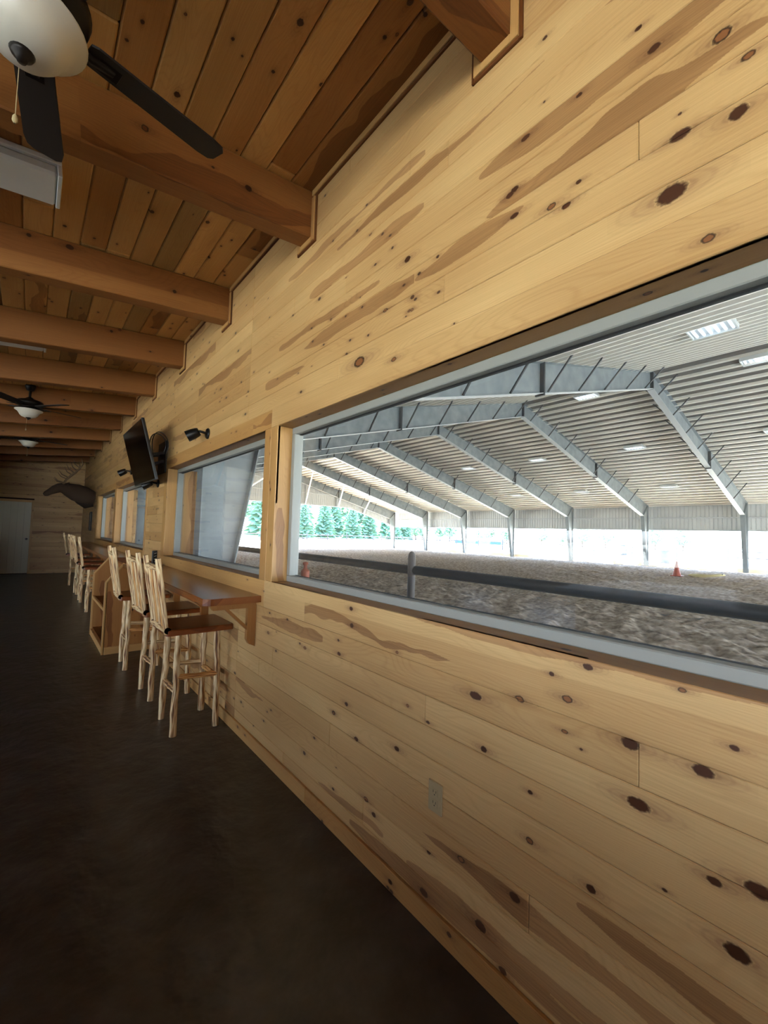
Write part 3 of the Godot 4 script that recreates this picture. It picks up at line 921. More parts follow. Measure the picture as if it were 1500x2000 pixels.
func elk() -> void:
	var o := thing("elk_mount", "dark mounted elk head with tall antlers near the far corner", "trophy", Vector3(0, 2.22, -13.2))
	var p := [Vector3(-0.002, -0.06, 0), Vector3(-0.10, -0.03, 0), Vector3(-0.25, 0.02, 0), Vector3(-0.42, 0.08, 0), Vector3(-0.56, 0.13, 0.01), Vector3(-0.67, 0.165, 0.02), Vector3(-0.75, 0.16, 0.03), Vector3(-0.83, 0.115, 0.04), Vector3(-0.92, 0.05, 0.05), Vector3(-1.0, -0.01, 0.06), Vector3(-1.035, -0.035, 0.065)]
	var r := [0.165, 0.195, 0.225, 0.215, 0.17, 0.13, 0.115, 0.10, 0.075, 0.062, 0.035]
	part("head_and_neck", MB.new().tube(p, r, 18, 1.0), M.hide, o)
	part("chest_fur", MB.new().tube([Vector3(-0.03, -0.2, 0), Vector3(-0.18, -0.22, 0), Vector3(-0.34, -0.12, 0), Vector3(-0.48, -0.02, 0)], [0.06, 0.10, 0.085, 0.04], 12), M.hide2, o)
	for s in [-1.0, 1.0]:
		part("ear", MB.new().tube([Vector3(-0.64, 0.22, s * 0.09), Vector3(-0.60, 0.27, s * 0.16), Vector3(-0.56, 0.30, s * 0.23)], [0.03, 0.042, 0.006], 8, 0.5), M.hide, o)
		part("eye", MB.new().tube([Vector3(-0.785, 0.185, s * 0.085 + 0.03), Vector3(-0.79, 0.187, s * 0.1 + 0.03)], [0.016, 0.008], 8), M.black, o)
		var main := [Vector3(-0.68, 0.25, s * 0.06), Vector3(-0.62, 0.38, s * 0.2), Vector3(-0.52, 0.5, s * 0.33), Vector3(-0.40, 0.62, s * 0.4), Vector3(-0.33, 0.76, s * 0.38), Vector3(-0.36, 0.92, s * 0.33)]
		var a := part("antler", MB.new().tube(main, [0.028, 0.024, 0.022, 0.019, 0.014, 0.004], 8), M.antler, o)
		for k in [[0, Vector3(-0.2, 0.12, 0.06)], [1, Vector3(-0.2, 0.16, 0.03)], [2, Vector3(-0.17, 0.2, 0.0)], [3, Vector3(-0.15, 0.22, -0.04)]]:
			var b0: Vector3 = main[k[0]].lerp(main[k[0] + 1], 0.3)
			var d: Vector3 = Vector3(k[1].x, k[1].y, k[1].z * s)
			part("tine", MB.new().tube([b0, b0 + d * 0.5 + Vector3(-0.03, -0.02, 0), b0 + d], [0.016, 0.013, 0.003], 7), M.antler, a)

# ---------------------------------------------------------------- ceiling fittings
func make_fan(called: String, label: String, at: Vector3, turn: float, drop: float) -> Node3D:    # origin at the bowl's lowest point
	var o := thing(called, label, "ceiling fan", at, turn, "dark ceiling fans with white bowls")
	var bowl := MB.new()
	bowl.lathe([Vector2(0.012, 0.018), Vector2(0.05, 0.022), Vector2(0.085, 0.036), Vector2(0.105, 0.058), Vector2(0.118, 0.085), Vector2(0.136, 0.108), Vector2(0.160, 0.122), Vector2(0.165, 0.128), Vector2(0.158, 0.130)], 36)
	part("glass_bowl", bowl, M.bowl, o)
	part("finial", MB.new().lathe([Vector2(0, -0.012), Vector2(0.012, -0.010), Vector2(0.016, 0.0), Vector2(0.028, 0.010), Vector2(0.034, 0.022), Vector2(0.02, 0.026)], 18), M.bronze, o)
	part("motor_housing", MB.new().lathe([Vector2(0.0, 0.125), Vector2(0.14, 0.125), Vector2(0.15, 0.14), Vector2(0.10, 0.16), Vector2(0.10, 0.175), Vector2(0.16, 0.195), Vector2(0.17, 0.235), Vector2(0.14, 0.265), Vector2(0.06, 0.29), Vector2(0.03, 0.315), Vector2(0.0, 0.315)], 36), M.bronze, o)
	part("downrod", MB.new().tube([Vector3(0, 0.30, 0), Vector3(0, drop, 0)], [0.014, 0.014], 12), M.bronze, o)
	part("canopy", MB.new().lathe([Vector2(0.02, drop - 0.07), Vector2(0.045, drop - 0.06), Vector2(0.065, drop - 0.01), Vector2(0.065, drop + 0.02), Vector2(0, drop + 0.02)], 24), M.bronze, o)
	for k in 5:
		var a := TAU * k / 5
		var d := Basis(Vector3.UP, -a)
		var arm := MB.new()
		arm.xf = Transform3D(d, Vector3(0, 0.178, 0))
		arm.tube([Vector3(0.12, 0.0, 0), Vector3(0.18, -0.012, 0), Vector3(0.25, 0.0, 0)], [0.016, 0.02, 0.018], 8, 0.4)
		arm.box(Vector3(0.20, -0.004, -0.03), Vector3(0.27, 0.004, 0.03), 0.002)
		part("blade_arm", arm, M.bronze, o)
		var bl := MB.new().grain(0)
		bl.xf = Transform3D(d * Basis(Vector3(1, 0, 0), 0.21), Vector3(0, 0.184, 0))
		var pr := PackedVector2Array([Vector2(0.165, -0.050), Vector2(0.185, -0.060), Vector2(0.60, -0.070), Vector2(0.645, -0.062), Vector2(0.66, -0.04), Vector2(0.66, 0.04), Vector2(0.645, 0.062), Vector2(0.60, 0.070), Vector2(0.185, 0.060), Vector2(0.165, 0.050)])
		bl.xf = bl.xf * Transform3D(Basis(Vector3(1, 0, 0), Vector3(0, 0, 1), Vector3(0, -1, 0)), Vector3.ZERO)
		bl.prism(pr, -0.004, 0.004)
		part("blade", bl, M.blade, o)
	var ch := MB.new().tube([Vector3(0.008, 0.04, -0.08), Vector3(0.008, -0.13, -0.08)], [0.0014, 0.0014], 5)
	ch.tube([Vector3(0.008, -0.128, -0.08), Vector3(0.008, -0.136, -0.08), Vector3(0.008, -0.15, -0.08), Vector3(0.008, -0.158, -0.08)], [0.003, 0.007, 0.008, 0.003], 8)
	part("pull_chain", ch, M.outlet, o)
	return o

func fittings() -> void:
	make_fan("ceiling_fan", "large ceiling fan nearest the viewpoint, beside the fluorescent box", Vector3(-1.36, 2.95, -1.72), FAN_TURN, 0.53)
	make_fan("ceiling_fan", "ceiling fan halfway down the room, nearer of the far two", Vector3(-1.36, 3.0, -8.0), 0.35, 0.48)
	make_fan("ceiling_fan", "ceiling fan farthest down the room", Vector3(-1.37, 3.04, -11.4), 0.25, 0.44)
	make_fan("ceiling_fan", "ceiling fan seen as a faint reflection in the nearest window", Vector3(-5.3, 2.62, -2.15), 0.5, 0.45)
	var names := ["white fluorescent ceiling box behind the nearest fan's blade", "thin-looking white fluorescent ceiling box farther along the beams"]
	var zs := [-3.06, -5.9]
	for i in 2:
		var o := thing("fluorescent_light", names[i], "light fixture", Vector3(-1.235, 0, zs[i]), 0, "unlit fluorescent ceiling boxes")
		var tl := Transform3D(Basis(Vector3(0, 0, 1), atan(SLOPE)), Vector3(0, CEIL - 1.235 * SLOPE, 0))
		var b := MB.new()
		b.xf = tl
		b.box(Vector3(-1.22, -0.03, -0.16), Vector3(0, -0.002, 0.16), 0.004)
		part("housing", b, M.white, o)
		var d := MB.new()
		d.xf = tl
		d.box(Vector3(-1.21, -0.09, -0.15), Vector3(-0.02, -0.03, 0.15), 0.014)
		part("diffuser", d, M.white, o)
		var c := MB.new()
		c.xf = tl
		c.box(Vector3(-0.021, -0.094, -0.155), Vector3(0.0, -0.028, 0.155), 0.004)
		part("end_cap", c, M.white, o)

const FAN_TURN := 0.22

func kitchen() -> void:
	var o := thing("kitchen_island", "white-topped bar island with a sink, faintly reflected in the nearest window", "counter", Vector3(-3.0, 0, 0.1))  # pulled in and sized so that it shades the lower window wall
	part("cabinet", MB.new().grain(1).box(Vector3(-0.62, 0, -2.0), Vector3(0.62, 1.01, 2.4)), M.cab, o)
	part("worktop", MB.new().box(Vector3(-0.72, 1.01, -2.12), Vector3(0.78, 1.055, 2.5), 0.006), M.counter, o)
	var pts := []
	var rr := []
	for i in 13:
		var a := PI * i / 12.0
		pts.append(Vector3(0.1 * cos(a) + 0.1, 1.32 + 0.1 * sin(a), -1.6))
		rr.append(0.012)
	pts.push_front(Vector3(0.2, 1.05, -1.6))
	rr.push_front(0.016)
	part("faucet", MB.new().tube(pts, rr, 10), M.silver, o)

# ---------------------------------------------------------------- the riding arena
func roof_y(x: float) -> float:
	return 7.12 - 0.2376 * absf(x - RIDGE)

func arena() -> void:
	# ground of loose soil
	var g := struct("ground", "loose grey-brown arena footing behind the windows", "ground")
	var f := FastNoiseLite.new()
	f.seed = 3; f.frequency = 1.6; f.fractal_octaves = 4
	var f2 := FastNoiseLite.new()
	f2.seed = 8; f2.frequency = 2.8; f2.noise_type = FastNoiseLite.TYPE_CELLULAR; f2.cellular_return_type = FastNoiseLite.RETURN_DISTANCE
	for zone in [[0.21, 9.0, -16.0, 4.0, 0.06], [9.0, 28.6, -16.0, 4.0, 0.2], [0.21, 28.6, -33.6, -16.0, 0.3]]:
		var nx := int((zone[1] - zone[0]) / zone[4])
		var nz := int((zone[3] - zone[2]) / zone[4])
		var v := PackedVector3Array()
		var ht := PackedFloat32Array()
		var ix := PackedInt32Array()
		for i in nx + 1:
			for j in nz + 1:
				var x: float = zone[0] + (zone[1] - zone[0]) * i / nx
				var z: float = zone[2] + (zone[3] - zone[2]) * j / nz
				var y := f.get_noise_2d(x, z) * 0.085 - clampf(f2.get_noise_2d(x, z) + 0.9, 0, 1) * 0.08 + 0.015
				v.append(Vector3(x, y, z))
		var n := PackedVector3Array()
		var hz := nz + 1
		for i in nx + 1:
			for j in nz + 1:
				var a := v[clampi(i + 1, 0, nx) * hz + j] - v[clampi(i - 1, 0, nx) * hz + j]
				var b := v[i * hz + clampi(j + 1, 0, nz)] - v[i * hz + clampi(j - 1, 0, nz)]
				n.append(b.cross(a).normalized())
				if i < nx and j < nz:
					var p := i * hz + j
					ix.append_array(PackedInt32Array([p, p + hz, p + 1, p + 1, p + hz, p + hz + 1]))
		var arr := []
		arr.resize(Mesh.ARRAY_MAX)
		arr[Mesh.ARRAY_VERTEX] = v
		arr[Mesh.ARRAY_NORMAL] = n
		arr[Mesh.ARRAY_INDEX] = ix
		var m := ArrayMesh.new()
		m.add_surface_from_arrays(Mesh.PRIMITIVE_TRIANGLES, arr)
		part("soil", m, M.soil, g)
	# roof of ribbed sheets that run along the ridge
	var r := struct("roof", "ribbed metal liner roof of the riding arena", "roof")
	var pitch := 0.43
	for side in [-1.0, 1.0]:
		var ang: float = atan(0.2376) * -side
		var long := 14.35 / cos(ang)
		for k in int(long / pitch):
			var s0 := k * pitch
			for q in 2:
				var p := PackedVector2Array([Vector2(s0, 0.03), Vector2(s0, 0), Vector2(s0 + 0.16, -0.022), Vector2(s0 + 0.32, 0), Vector2(s0 + 0.32, 0.03)])
				if q == 1:
					p = PackedVector2Array([Vector2(s0 + 0.32, 0.03), Vector2(s0 + 0.32, -0.01), Vector2(s0 + 0.335, -0.085), Vector2(s0 + 0.415, -0.085), Vector2(s0 + 0.43, -0.01), Vector2(s0 + 0.43, 0.03)])
				if side < 0:
					for i in p.size():
						p[i].x = -p[i].x
				var b := MB.new()
				b.xf = Transform3D(Basis(Vector3(0, 0, 1), ang), Vector3(RIDGE, 7.12, 0))
				b.prism(p, -34.0, 7.0)
				part("roof_rib" if q == 1 else "roof_sheet", b, M.roofrib if q == 1 else M.roof, r)
	part("ridge_cap", MB.new().prism(PackedVector2Array([Vector2(RIDGE - 0.3, 7.12 - 0.075), Vector2(RIDGE, 7.14), Vector2(RIDGE + 0.3, 7.12 - 0.075), Vector2(RIDGE, 7.22)]), -34.0, 7.0), M.roof, r)
	# far side: a band of ribbed siding over the open side
	var w := struct("wall_arena_side", "band of ribbed grey siding along the arena's open far side", "wall")
	var wp := PackedVector2Array()
	var x := -33.6
	while x < 6.0:
		wp.append_array(PackedVector2Array([Vector2(x, 0), Vector2(x + 0.13, 0), Vector2(x + 0.145, 0.03), Vector2(x + 0.185, 0.03), Vector2(x + 0.2, 0)]))
		x += 0.2
	part("siding", sheet(wp, 2.27, 3.78, 28.3), M.siding, w)
	part("girt", MB.new().box(Vector3(28.18, 2.93, -33.5), Vector3(28.29, 2.98, 6.0), 0.01), M.flange, w)
	part("edge_trim", MB.new().box(Vector3(28.2, 2.20, -33.5), Vector3(28.33, 2.28, 6.0), 0.01), M.flange, w)
	part("kick_curb", MB.new().box(Vector3(28.1, -0.1, -33.5), Vector3(28.3, 0.22, 6.0), 0.02), M.field, w)
	# the near side beyond the room, and the closed end behind the eye
	var ns := struct("wall_arena_near", "closed ribbed siding of the arena's near side past the room", "wall")
	var np := PackedVector2Array()
	for q in wp:
		if q.x < Z_END - 0.25:
			np.append(q)
	part("siding", sheet(np, -0.1, 3.8, 0.12), M.siding, ns)
	part("backing", MB.new().box(Vector3(-0.05, -0.1, -34.0), Vector3(0.1, 3.9, Z_END - 0.21)), M.siding, ns)
	var cs := struct("wall_arena_back", "upper end wall of the arena behind the viewpoint", "wall")
	part("siding", MB.new().prism(PackedVector2Array([Vector2(0.0, 2.4), Vector2(28.4, 2.4), Vector2(28.4, 3.7), Vector2(RIDGE, 7.15), Vector2(0, 3.8)]), 6.9, 7.0), M.siding, cs)
	# open end with its gable
	var gw := struct("wall_arena_end", "ribbed gable siding above the arena's open far end", "wall")
	var gp := MB.new()
	var edge := PackedVector2Array([Vector2(0.3, 2.3), Vector2(6.0, 3.9), Vector2(22.2, 3.9), Vector2(27.9, 2.3)])
	var zx := 0.3
	while zx < 27.85:
		for q in [[0.0, 0.13, 0.0, 0.0], [0.13, 0.15, 0.0, 0.03], [0.15, 0.185, 0.03, 0.03], [0.185, 0.2, 0.03, 0.0]]:
			var a: float = zx + q[0]
			var b: float = zx + q[1]
			gp.out([Vector3(a, low_edge(edge, a), -33.55 - q[2]), Vector3(b, low_edge(edge, b), -33.55 - q[3]), Vector3(b, roof_y(b), -33.55 - q[3]), Vector3(a, roof_y(a), -33.55 - q[2])], Vector3(0, 0, 1))
		zx += 0.2
	part("siding", gp, M.siding, gw)
	for q in [[4.9, 6.0, 22.2], [5.9, 9.5, 18.7]]:
		part("girt", MB.new().box(Vector3(q[1], q[0], -33.5), Vector3(q[2], q[0] + 0.06, -33.38), 0.01), M.flange, gw)
	for i in 3:
		part("edge_trim", MB.new().bar(Vector3(edge[i].x, edge[i].y, -33.45), Vector3(edge[i + 1].x, edge[i + 1].y, -33.45), 0.1, 0.1, 0.01), M.flange, gw)
	for xx in [7.5, 10.8, 14.1, 17.4, 20.7, 23.9]:
		part("stud", MB.new().box(Vector3(xx - 0.05, low_edge(edge, xx), -33.45), Vector3(xx + 0.05, roof_y(xx) - 0.3, -33.35)), M.steel, gw)
	for k in [[17.4, 15.42, 6.2], [20.9, 18.39, 5.4], [23.9, 21.26, 4.65], [10.8, 12.8, 6.2]]:
		part("strut", MB.new().bar(Vector3(k[0], low_edge(edge, k[0]) + 0.02, -33.3), Vector3(k[1], k[2], -28.75), 0.09, 0.09, 0.01), M.white, gw)
	frames()
	# pipe rail along the near side
	var pr := thing("pipe_rail", "dark pipe rail on round posts just outside the windows", "rail", Vector3(1.5, 0, 0))
	part("rail", MB.new().tube([Vector3(0, 1.165, 4.0), Vector3(0, 1.17, -5.0), Vector3(0, 1.17, -20.0)], [0.042, 0.042, 0.042], 16), M.pipe, pr)
	for z in [-0.0 + 3.1, -2.865, -8.83, -14.8]:
		var pts := [Vector3(-0.02, -0.1, z), Vector3(-0.02, 1.28, z), Vector3(-0.02, 1.315, z), Vector3(-0.02, 1.335, z), Vector3(-0.02, 1.343, z)]
		part("post", MB.new().tube(pts, [0.036, 0.036, 0.031, 0.018, 0.004], 14), M.pipepost, pr)
	# odds and ends on the footing
	var mk := thing("marker_post", "rusty orange capped post low beyond the window's left edge", "post", Vector3(1.0, 0, -3.98))
	part("post", MB.new().tube([Vector3(0, -0.1, 0), Vector3(0, 1.08, 0)], [0.05, 0.045], 14), M.rust, mk)
	part("cap", MB.new().lathe([Vector2(0.045, 1.08), Vector2(0.03, 1.095), Vector2(0.018, 1.11), Vector2(0.018, 1.14), Vector2(0.03, 1.15), Vector2(0.028, 1.17), Vector2(0, 1.178)], 14), M.rust, mk)
	var cn := thing("traffic_cone", "small orange cone standing on the footing near the far side", "cone", Vector3(21.0, 0, -6.2))
	part("body", MB.new().lathe([Vector2(0.17, 0.03), Vector2(0.10, 0.3), Vector2(0.05, 0.6), Vector2(0.03, 0.66), Vector2(0, 0.66)], 18), M.orange, cn)
	part("base", MB.new().box(Vector3(-0.2, 0, -0.2), Vector3(0.2, 0.035, 0.2), 0.01), M.orange, cn)
	var hs := thing("hose", "pale coiled hose lying on the footing near the cone", "hose", Vector3(21.3, 0.03, -5.2))
	var hp := []
	var hr := []
	for i in 70:
		var a := TAU * i / 16.0
		hp.append(Vector3(cos(a) * (0.42 + 0.03 * sin(i * 0.7)), 0.03 + 0.012 * (i / 16.0) + 0.1 * maxf(0, sin(a)), sin(a) * (0.62 + 0.04 * cos(i * 0.9))))
		hr.append(0.025)
	part("coil", MB.new().tube(hp, hr, 8), M.cream, hs)
	leds()

func low_edge(e: PackedVector2Array, x: float) -> float:
	for i in e.size() - 1:
		if x <= e[i + 1].x:
			return lerpf(e[i].y, e[i + 1].y, clampf((x - e[i].x) / (e[i + 1].x - e[i].x), 0, 1))
	return e[-1].y

func sheet(p: PackedVector2Array, y0: float, y1: float, x: float) -> MB:     # upright ribbed sheet: outline of (z, depth)
	var b := MB.new()
	for i in p.size() - 1:
		b.out([Vector3(x + p[i].y, y0, p[i].x), Vector3(x + p[i + 1].y, y0, p[i + 1].x), Vector3(x + p[i + 1].y, y1, p[i + 1].x), Vector3(x + p[i].y, y1, p[i].x)], Vector3(-1, 0, 0))
	return b

func frames() -> void:
	var nth := ["nearest", "second", "third", "fourth", "fifth", "sixth", "farthest"]
	var first: Node3D = null
	for i in 7:
		var z := -5.0 - FRAME_GAP * i
		var lab: String = "grey tapered steel portal frame of the arena, %s in view" % nth[i]
		if first:
			again(first, "steel_frame", Vector3(0, 0, z), 0, lab)
			continue
		first = thing("steel_frame", lab, "steel frame", Vector3(0, 0, z), 0, "portal frames of the arena")
		for s in [-1.0, 1.0]:
			var fx := func(x: float) -> float: return RIDGE + s * (x - RIDGE)
			# column: web and flanges
			var web := PackedVector2Array([Vector2(fx.call(28.0), 0), Vector2(fx.call(27.80), 0), Vector2(fx.call(27.27), 3.05), Vector2(fx.call(28.0), 3.70)])
			var c := MB.new().prism(web, -0.006, 0.006)
			part("column_web", c, M.steel, first)
			part("column_flange", MB.new().bar(Vector3(fx.call(27.80), 0, 0), Vector3(fx.call(27.27), 3.05, 0), 0.20, 0.014, 0.0, Vector3(s, 0, 0)), M.steel, first)
			part("column_flange", MB.new().bar(Vector3(fx.call(28.01), 0, 0), Vector3(fx.call(28.01), 3.72, 0), 0.20, 0.014, 0.0, Vector3(s, 0, 0)), M.steel, first)
			var rw := PackedVector2Array([Vector2(fx.call(28.0), 3.70), Vector2(fx.call(27.27), 3.05), Vector2(RIDGE, 6.49), Vector2(RIDGE, 7.05)])
			part("rafter_web", MB.new().prism(rw, -0.006, 0.006), M.steel, first)
			part("rafter_flange", MB.new().bar(Vector3(fx.call(27.27), 3.05, 0), Vector3(RIDGE, 6.49, 0), 0.20, 0.014, 0.0, Vector3(0, 1, 0)), M.flange, first)  # bottom flange paler than the rest: a highlight put into its colour
			part("rafter_flange", MB.new().bar(Vector3(fx.call(28.0), 3.70, 0), Vector3(RIDGE, 7.05, 0), 0.20, 0.014, 0.0, Vector3(0, 1, 0)), M.steel, first)
			part("stiffener", MB.new().bar(Vector3(fx.call(27.27), 3.05, 0), Vector3(fx.call(28.0), 3.70, 0), 0.18, 0.014, 0.0, Vector3(0, 1, 0)), M.steel, first)
			var sx: float = fx.call(20.85)
			var yb := 6.49 - 3.44 * absf(sx - RIDGE) / 13.17
			part("splice_plate", MB.new().box(Vector3(sx - 0.025, yb - 0.05, -0.11), Vector3(sx + 0.025, roof_y(sx) - 0.09, 0.11)), M.dsteel, first)
			for k in 8:
				var bx: float = fx.call(RIDGE + 0.55 + 1.48 * k)
				var by := 6.49 - 3.44 * absf(bx - RIDGE) / 13.17
				part("flange_brace", MB.new().bar(Vector3(bx, by + 0.03, 0.03), Vector3(bx, roof_y(bx) - 0.02, 0.62), 0.035, 0.035), M.dsteel, first)
				if i == 0:
					part("flange_brace", MB.new().bar(Vector3(bx, by + 0.03, -0.03), Vector3(bx, roof_y(bx) - 0.02, -0.62), 0.035, 0.035), M.dsteel, first)
		part("ridge_plate", MB.new().box(Vector3(RIDGE - 0.02, 6.47, -0.1), Vector3(RIDGE + 0.02, 7.04, 0.1)), M.dsteel, first)

func leds() -> void:
	var first: Node3D = null
	for q in [[9.05, -2.25], [14.7, -2.4], [19.55, -2.6], [9.05, -7.3], [14.6, -7.3], [19.55, -7.4], [24.85, -7.6], [9.05, -12.1], [19.55, -12.2], [24.85, -12.3], [19.55, -16.9], [24.85, -16.9]]:
		var row: String = "on the near roof slope" if q[0] < 10.0 else ("under the ridge" if q[0] < 16.0 else ("midway down the far roof slope" if q[0] < 22.0 else "low on the far roof slope"))
		var bay: String = "before the nearest steel frame" if q[1] > -4.0 else ("past the nearest steel frame" if q[1] > -9.0 else ("past the second steel frame" if q[1] > -14.0 else "past the third steel frame"))
		var lab := "white louvered box light %s, %s" % [row, bay]
		var at := Vector3(q[0], roof_y(q[0]) - 0.14, q[1])
		if first == null:
			first = thing("high_bay_light", lab, "light fixture", at, 0, "louvered box lights under the arena roof")
			part("housing", MB.new().box(Vector3(-0.26, 0.06, -0.36), Vector3(0.26, 0.13, 0.36), 0.01).box(Vector3(-0.02, 0.13, -0.3), Vector3(0.02, 0.16, -0.26)).box(Vector3(-0.02, 0.13, 0.26), Vector3(0.02, 0.16, 0.3)), M.white, first)
			var rim := MB.new()
			for s in [-1.0, 1.0]:
				rim.box(Vector3(-0.28, 0, s * 0.37 - 0.012), Vector3(0.28, 0.1, s * 0.37 + 0.012))
				rim.box(Vector3(s * 0.27 - 0.012, 0, -0.37), Vector3(s * 0.27 + 0.012, 0.1, 0.37))
			part("rim", rim, M.white, first)
			var om := OmniLight3D.new()
			om.name = "lamp"
			om.position = Vector3(0, -0.06, 0)
			om.light_color = Color(0.85, 0.93, 1.0)
			om.light_energy = 0.05
			om.light_size = 0.2
			om.omni_range = 40.0
			om.omni_attenuation = 2.0
			om.shadow_enabled = true
			first.add_child(om)
			for k in 6:
				part("lamp_tube", MB.new().tube([Vector3(-0.25, 0.045, -0.3 + k * 0.12), Vector3(0.25, 0.045, -0.3 + k * 0.12)], [0.028, 0.028], 8), M.led, first)
		else:
			again(first, "high_bay_light", at, 0, lab)

# ---------------------------------------------------------------- outdoors
func conifer(seed_: int) -> MB:
	var q := RandomNumberGenerator.new()
	q.seed = seed_
	var b := MB.new()
	for l in 17:
		var k := l / 16.0
		var y := 0.10 + 0.88 * k
		var r := 0.30 * pow(1.0 - k, 0.75) + 0.015
		var cnt := 13 - int(6 * k)
		for i in cnt:
			var a := TAU * (i + q.randf()) / cnt
			var rr := r * q.randf_range(0.65, 1.15)
			var d := Vector3(cos(a), 0, sin(a))
			var s := Vector3(-d.z, 0, d.x) * rr * 0.30
			var tip := Vector3(0, y - rr * 0.25, 0) + d * rr
			var root := Vector3(0, y + 0.02, 0)
			var mid := root.lerp(tip, 0.6) + Vector3(0, 0.02 + q.randf() * 0.015, 0)
			var low := root.lerp(tip, 0.55) - Vector3(0, 0.045, 0)
			b.poly([root, mid + s, tip])
			b.poly([root, tip, mid - s])
			b.poly([root, tip, low + s * 0.7])
			b.poly([root, low - s * 0.7, tip])
	return b

func leafy(seed_: int) -> MB:
	var q := RandomNumberGenerator.new()
	q.seed = seed_
	var b := MB.new()
	for i in 420:
		var d := Vector3(q.randfn(), q.randfn(), q.randfn()).normalized() * pow(q.randf(), 0.4)
		var c := Vector3(d.x * 0.42, 0.62 + d.y * 0.36, d.z * 0.42)
		var u := Vector3(q.randfn(), q.randfn(), q.randfn()).normalized() * 0.075
		var w := u.cross(Vector3(q.randfn(), q.randfn(), q.randfn())).normalized() * 0.05
		b.poly([c - u, c - w, c + u, c + w])
	return b

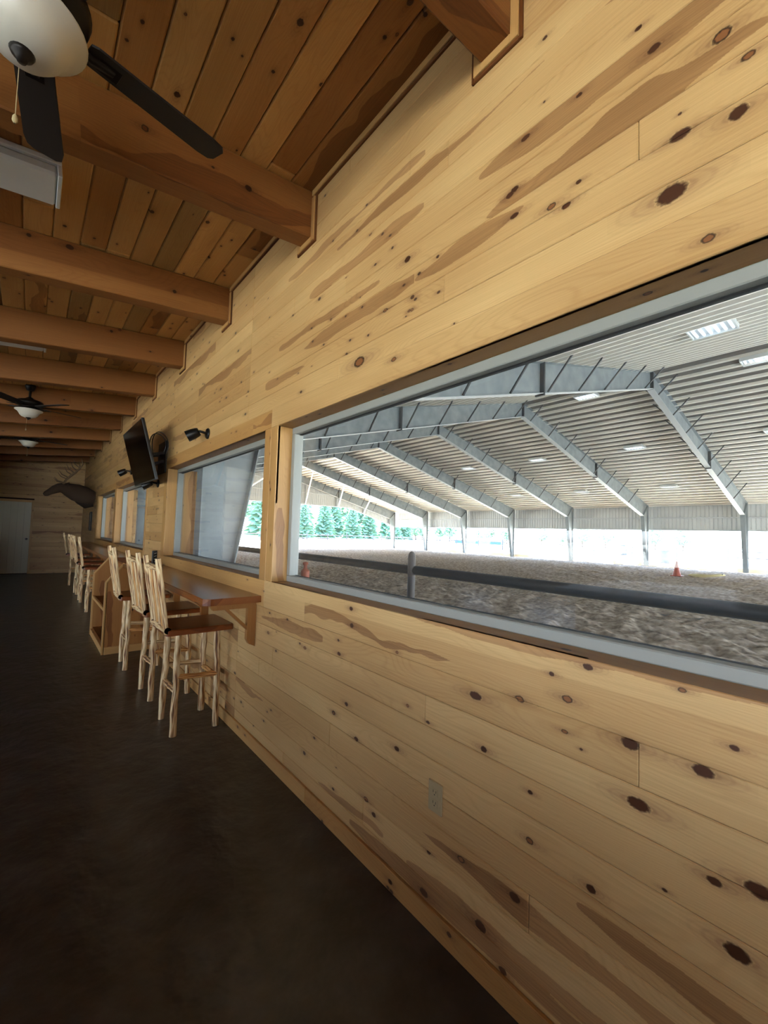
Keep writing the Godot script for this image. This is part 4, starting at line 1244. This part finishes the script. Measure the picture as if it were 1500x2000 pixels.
func outdoors() -> void:
	var f := struct("field", "bright sunlit open ground outside the arena", "field")
	part("turf", MB.new().box(Vector3(-220, -0.6, -320), Vector3(300, -0.12, 220)), M.field, f)
	rng.seed = 91
	var first: Node3D = null
	var at := [[38, -84, 8.2], [44.5, -82, 7.4], [51, -84, 8.4], [57.5, -82, 7.6], [64, -84, 8.0], [70.5, -82, 6.6], [77, -85, 7.4], [41, -96, 11.5], [51, -96, 12.5], [61, -96, 11.0], [71, -96, 10.5], [80.5, -96, 9.5]]
	for i in at.size():
		var p := Vector3(at[i][0], -0.12, at[i][1])
		if first == null:
			first = thing("conifer", "green conifer in the row beyond the arena's open end", "tree", p, 0, "conifers beyond the open end")
			part("crown", conifer(4), M.leaf, first)
			part("trunk", MB.new().tube([Vector3(0, -0.02, 0), Vector3(0, 0.5, 0), Vector3(0, 0.95, 0)], [0.028, 0.02, 0.004], 8), M.trunk, first)
			first.scale = Vector3.ONE * at[i][2] * 1.25
		else:
			var r := again(first, "conifer", p, rng.randf() * TAU)
			r.scale = Vector3.ONE * at[i][2] * 1.25
	first = null
	var z := -112.0
	while z < -22.0:
		var p := Vector3(88 + rng.randf_range(-5, 6), -0.12, z)
		var s := rng.randf_range(3.4, 4.8) * (1.25 if z < -70 else 1.0)
		if first == null:
			first = thing("tree", "small leafy tree in the row past the arena's open side", "tree", p, 0, "small trees past the open side")
			part("crown", leafy(6), M.leaf2, first)
			part("trunk", MB.new().tube([Vector3(0, -0.02, 0), Vector3(0.01, 0.3, 0), Vector3(0, 0.6, 0)], [0.035, 0.026, 0.012], 8), M.trunk, first)
			first.scale = Vector3.ONE * s
		else:
			var r := again(first, "tree", p, rng.randf() * TAU)
			r.scale = Vector3.ONE * s
		z += rng.randf_range(4.6, 6.4)
	for k in 5:
		var big := again(first, "tall_tree", Vector3(50 + k * 13.0, -0.12, -118 - 4 * (k % 2)), k * 1.3, "tall leafy tree rising behind the conifers")
		big.scale = Vector3.ONE * 13.5
		big.set_meta("group", "tall trees behind the conifers")
	# pasture fence of pipe and posts
	var fe := thing("pasture_fence", "thin two-rail pipe fence on posts outside the arena", "fence", Vector3(44, -0.12, 0))
	for y in [0.5, 1.0]:
		part("rail", MB.new().tube([Vector3(0, y, 0), Vector3(0, y, -60)], [0.055, 0.055], 6), M.dsteel, fe)
	for k in 16:
		part("post", MB.new().tube([Vector3(0, 0, -1.5 - k * 3.7), Vector3(0, 1.25, -1.5 - k * 3.7)], [0.065, 0.065], 6), M.dsteel, fe)
	var fe2 := thing("pasture_fence", "thin pipe fence crossing behind the arena's open end", "fence", Vector3(0, -0.12, -62))
	for y in [0.5, 1.0]:
		part("rail", MB.new().tube([Vector3(10, y, 0), Vector3(90, y, 0)], [0.07, 0.07], 6), M.dsteel, fe2)
	for k in 20:
		part("post", MB.new().tube([Vector3(10 + k * 4, 0, 0), Vector3(10 + k * 4, 1.4, 0)], [0.08, 0.08], 6), M.dsteel, fe2)
	for k in [[36.0, -11.2, "dark barrel standing outside close to the arena's open side", 0.36, 0.95], [50.0, -19.4, "dark barrel farther out by the pasture fence", 0.42, 1.15]]:
		var b := thing("barrel", k[2], "barrel", Vector3(k[0], -0.12, k[1]))
		var r: float = k[3]
		var h: float = k[4]
		part("body", MB.new().lathe([Vector2(0, 0), Vector2(r, 0), Vector2(r, h * 0.32), Vector2(r + 0.02, h * 0.33), Vector2(r, h * 0.35), Vector2(r, h * 0.65), Vector2(r + 0.02, h * 0.66), Vector2(r, h * 0.68), Vector2(r, h), Vector2(0, h)], 18), M.barrel, b)
		part("lid_ring", MB.new().lathe([Vector2(r - 0.02, h), Vector2(r + 0.015, h), Vector2(r + 0.015, h + 0.03), Vector2(r - 0.02, h + 0.03)], 18), M.dsteel, b)
	var tp := thing("tarpaulin", "long low blue tarpaulin-covered heap beyond the arena", "tarp", Vector3(72, -0.12, -56), 0.3)
	part("cover", MB.new().prism(PackedVector2Array([Vector2(-1.6, 0), Vector2(1.6, 0), Vector2(1.4, 0.9), Vector2(0.5, 1.35), Vector2(-0.6, 1.3), Vector2(-1.4, 0.8)]), -5.0, 5.0), M.blue, tp)

# ----------------------------------------------------------------
func _ready() -> void:
	var cam := Camera3D.new()
	cam.name = "camera"
	add_child(cam)
	# yaw to the right of the wall's direction, slight upward pitch, slight roll
	var yaw := 0.694649
	var pitch := 0.0505769
	var roll := 0.0304921
	cam.transform = Transform3D(Basis(Vector3.UP, -yaw) * Basis(Vector3.RIGHT, pitch) * Basis(Vector3(0, 0, 1), roll), Vector3(-1.25996, 1.5, 0))
	cam.keep_aspect = Camera3D.KEEP_HEIGHT
	cam.fov = rad_to_deg(2.0 * atan(1000.0 / 828.418))
	cam.near = 0.05
	cam.far = 600.0
	cam.current = true
	var we := WorldEnvironment.new()
	we.name = "world"
	var env := Environment.new()
	env.background_mode = Environment.BG_SKY
	var sm := ProceduralSkyMaterial.new()
	sm.sky_top_color = Color(0.66, 0.80, 1.0)
	sm.sky_horizon_color = Color(0.93, 0.97, 1.0)
	sm.ground_bottom_color = Color(0.5, 0.48, 0.44)
	sm.ground_horizon_color = Color(0.7, 0.69, 0.66)
	sm.sky_energy_multiplier = SKY
	sm.ground_energy_multiplier = SKY * 0.6
	var sky := Sky.new()
	sky.sky_material = sm
	env.sky = sky
	env.ambient_light_source = Environment.AMBIENT_SOURCE_SKY
	env.tonemap_mode = Environment.TONE_MAPPER_LINEAR
	env.tonemap_exposure = 1.26
	env.sdfgi_enabled = true
	env.ssao_enabled = true
	env.ssil_enabled = true
	we.environment = env
	add_child(we)
	var sun := DirectionalLight3D.new()
	sun.name = "sun"
	sun.light_energy = SUN
	sun.light_color = Color(1.0, 0.96, 0.88)
	sun.light_angular_distance = 0.6
	sun.shadow_enabled = true
	sun.basis = Basis.looking_at(Vector3(-0.25, -1.0, 0.45))
	add_child(sun)
	make_materials()
	room()
	ceiling()
	arena()
	outdoors()
	furniture()
	wall_things()
	fittings()
	kitchen()

const SKY := 3.0
const SUN := 22.0
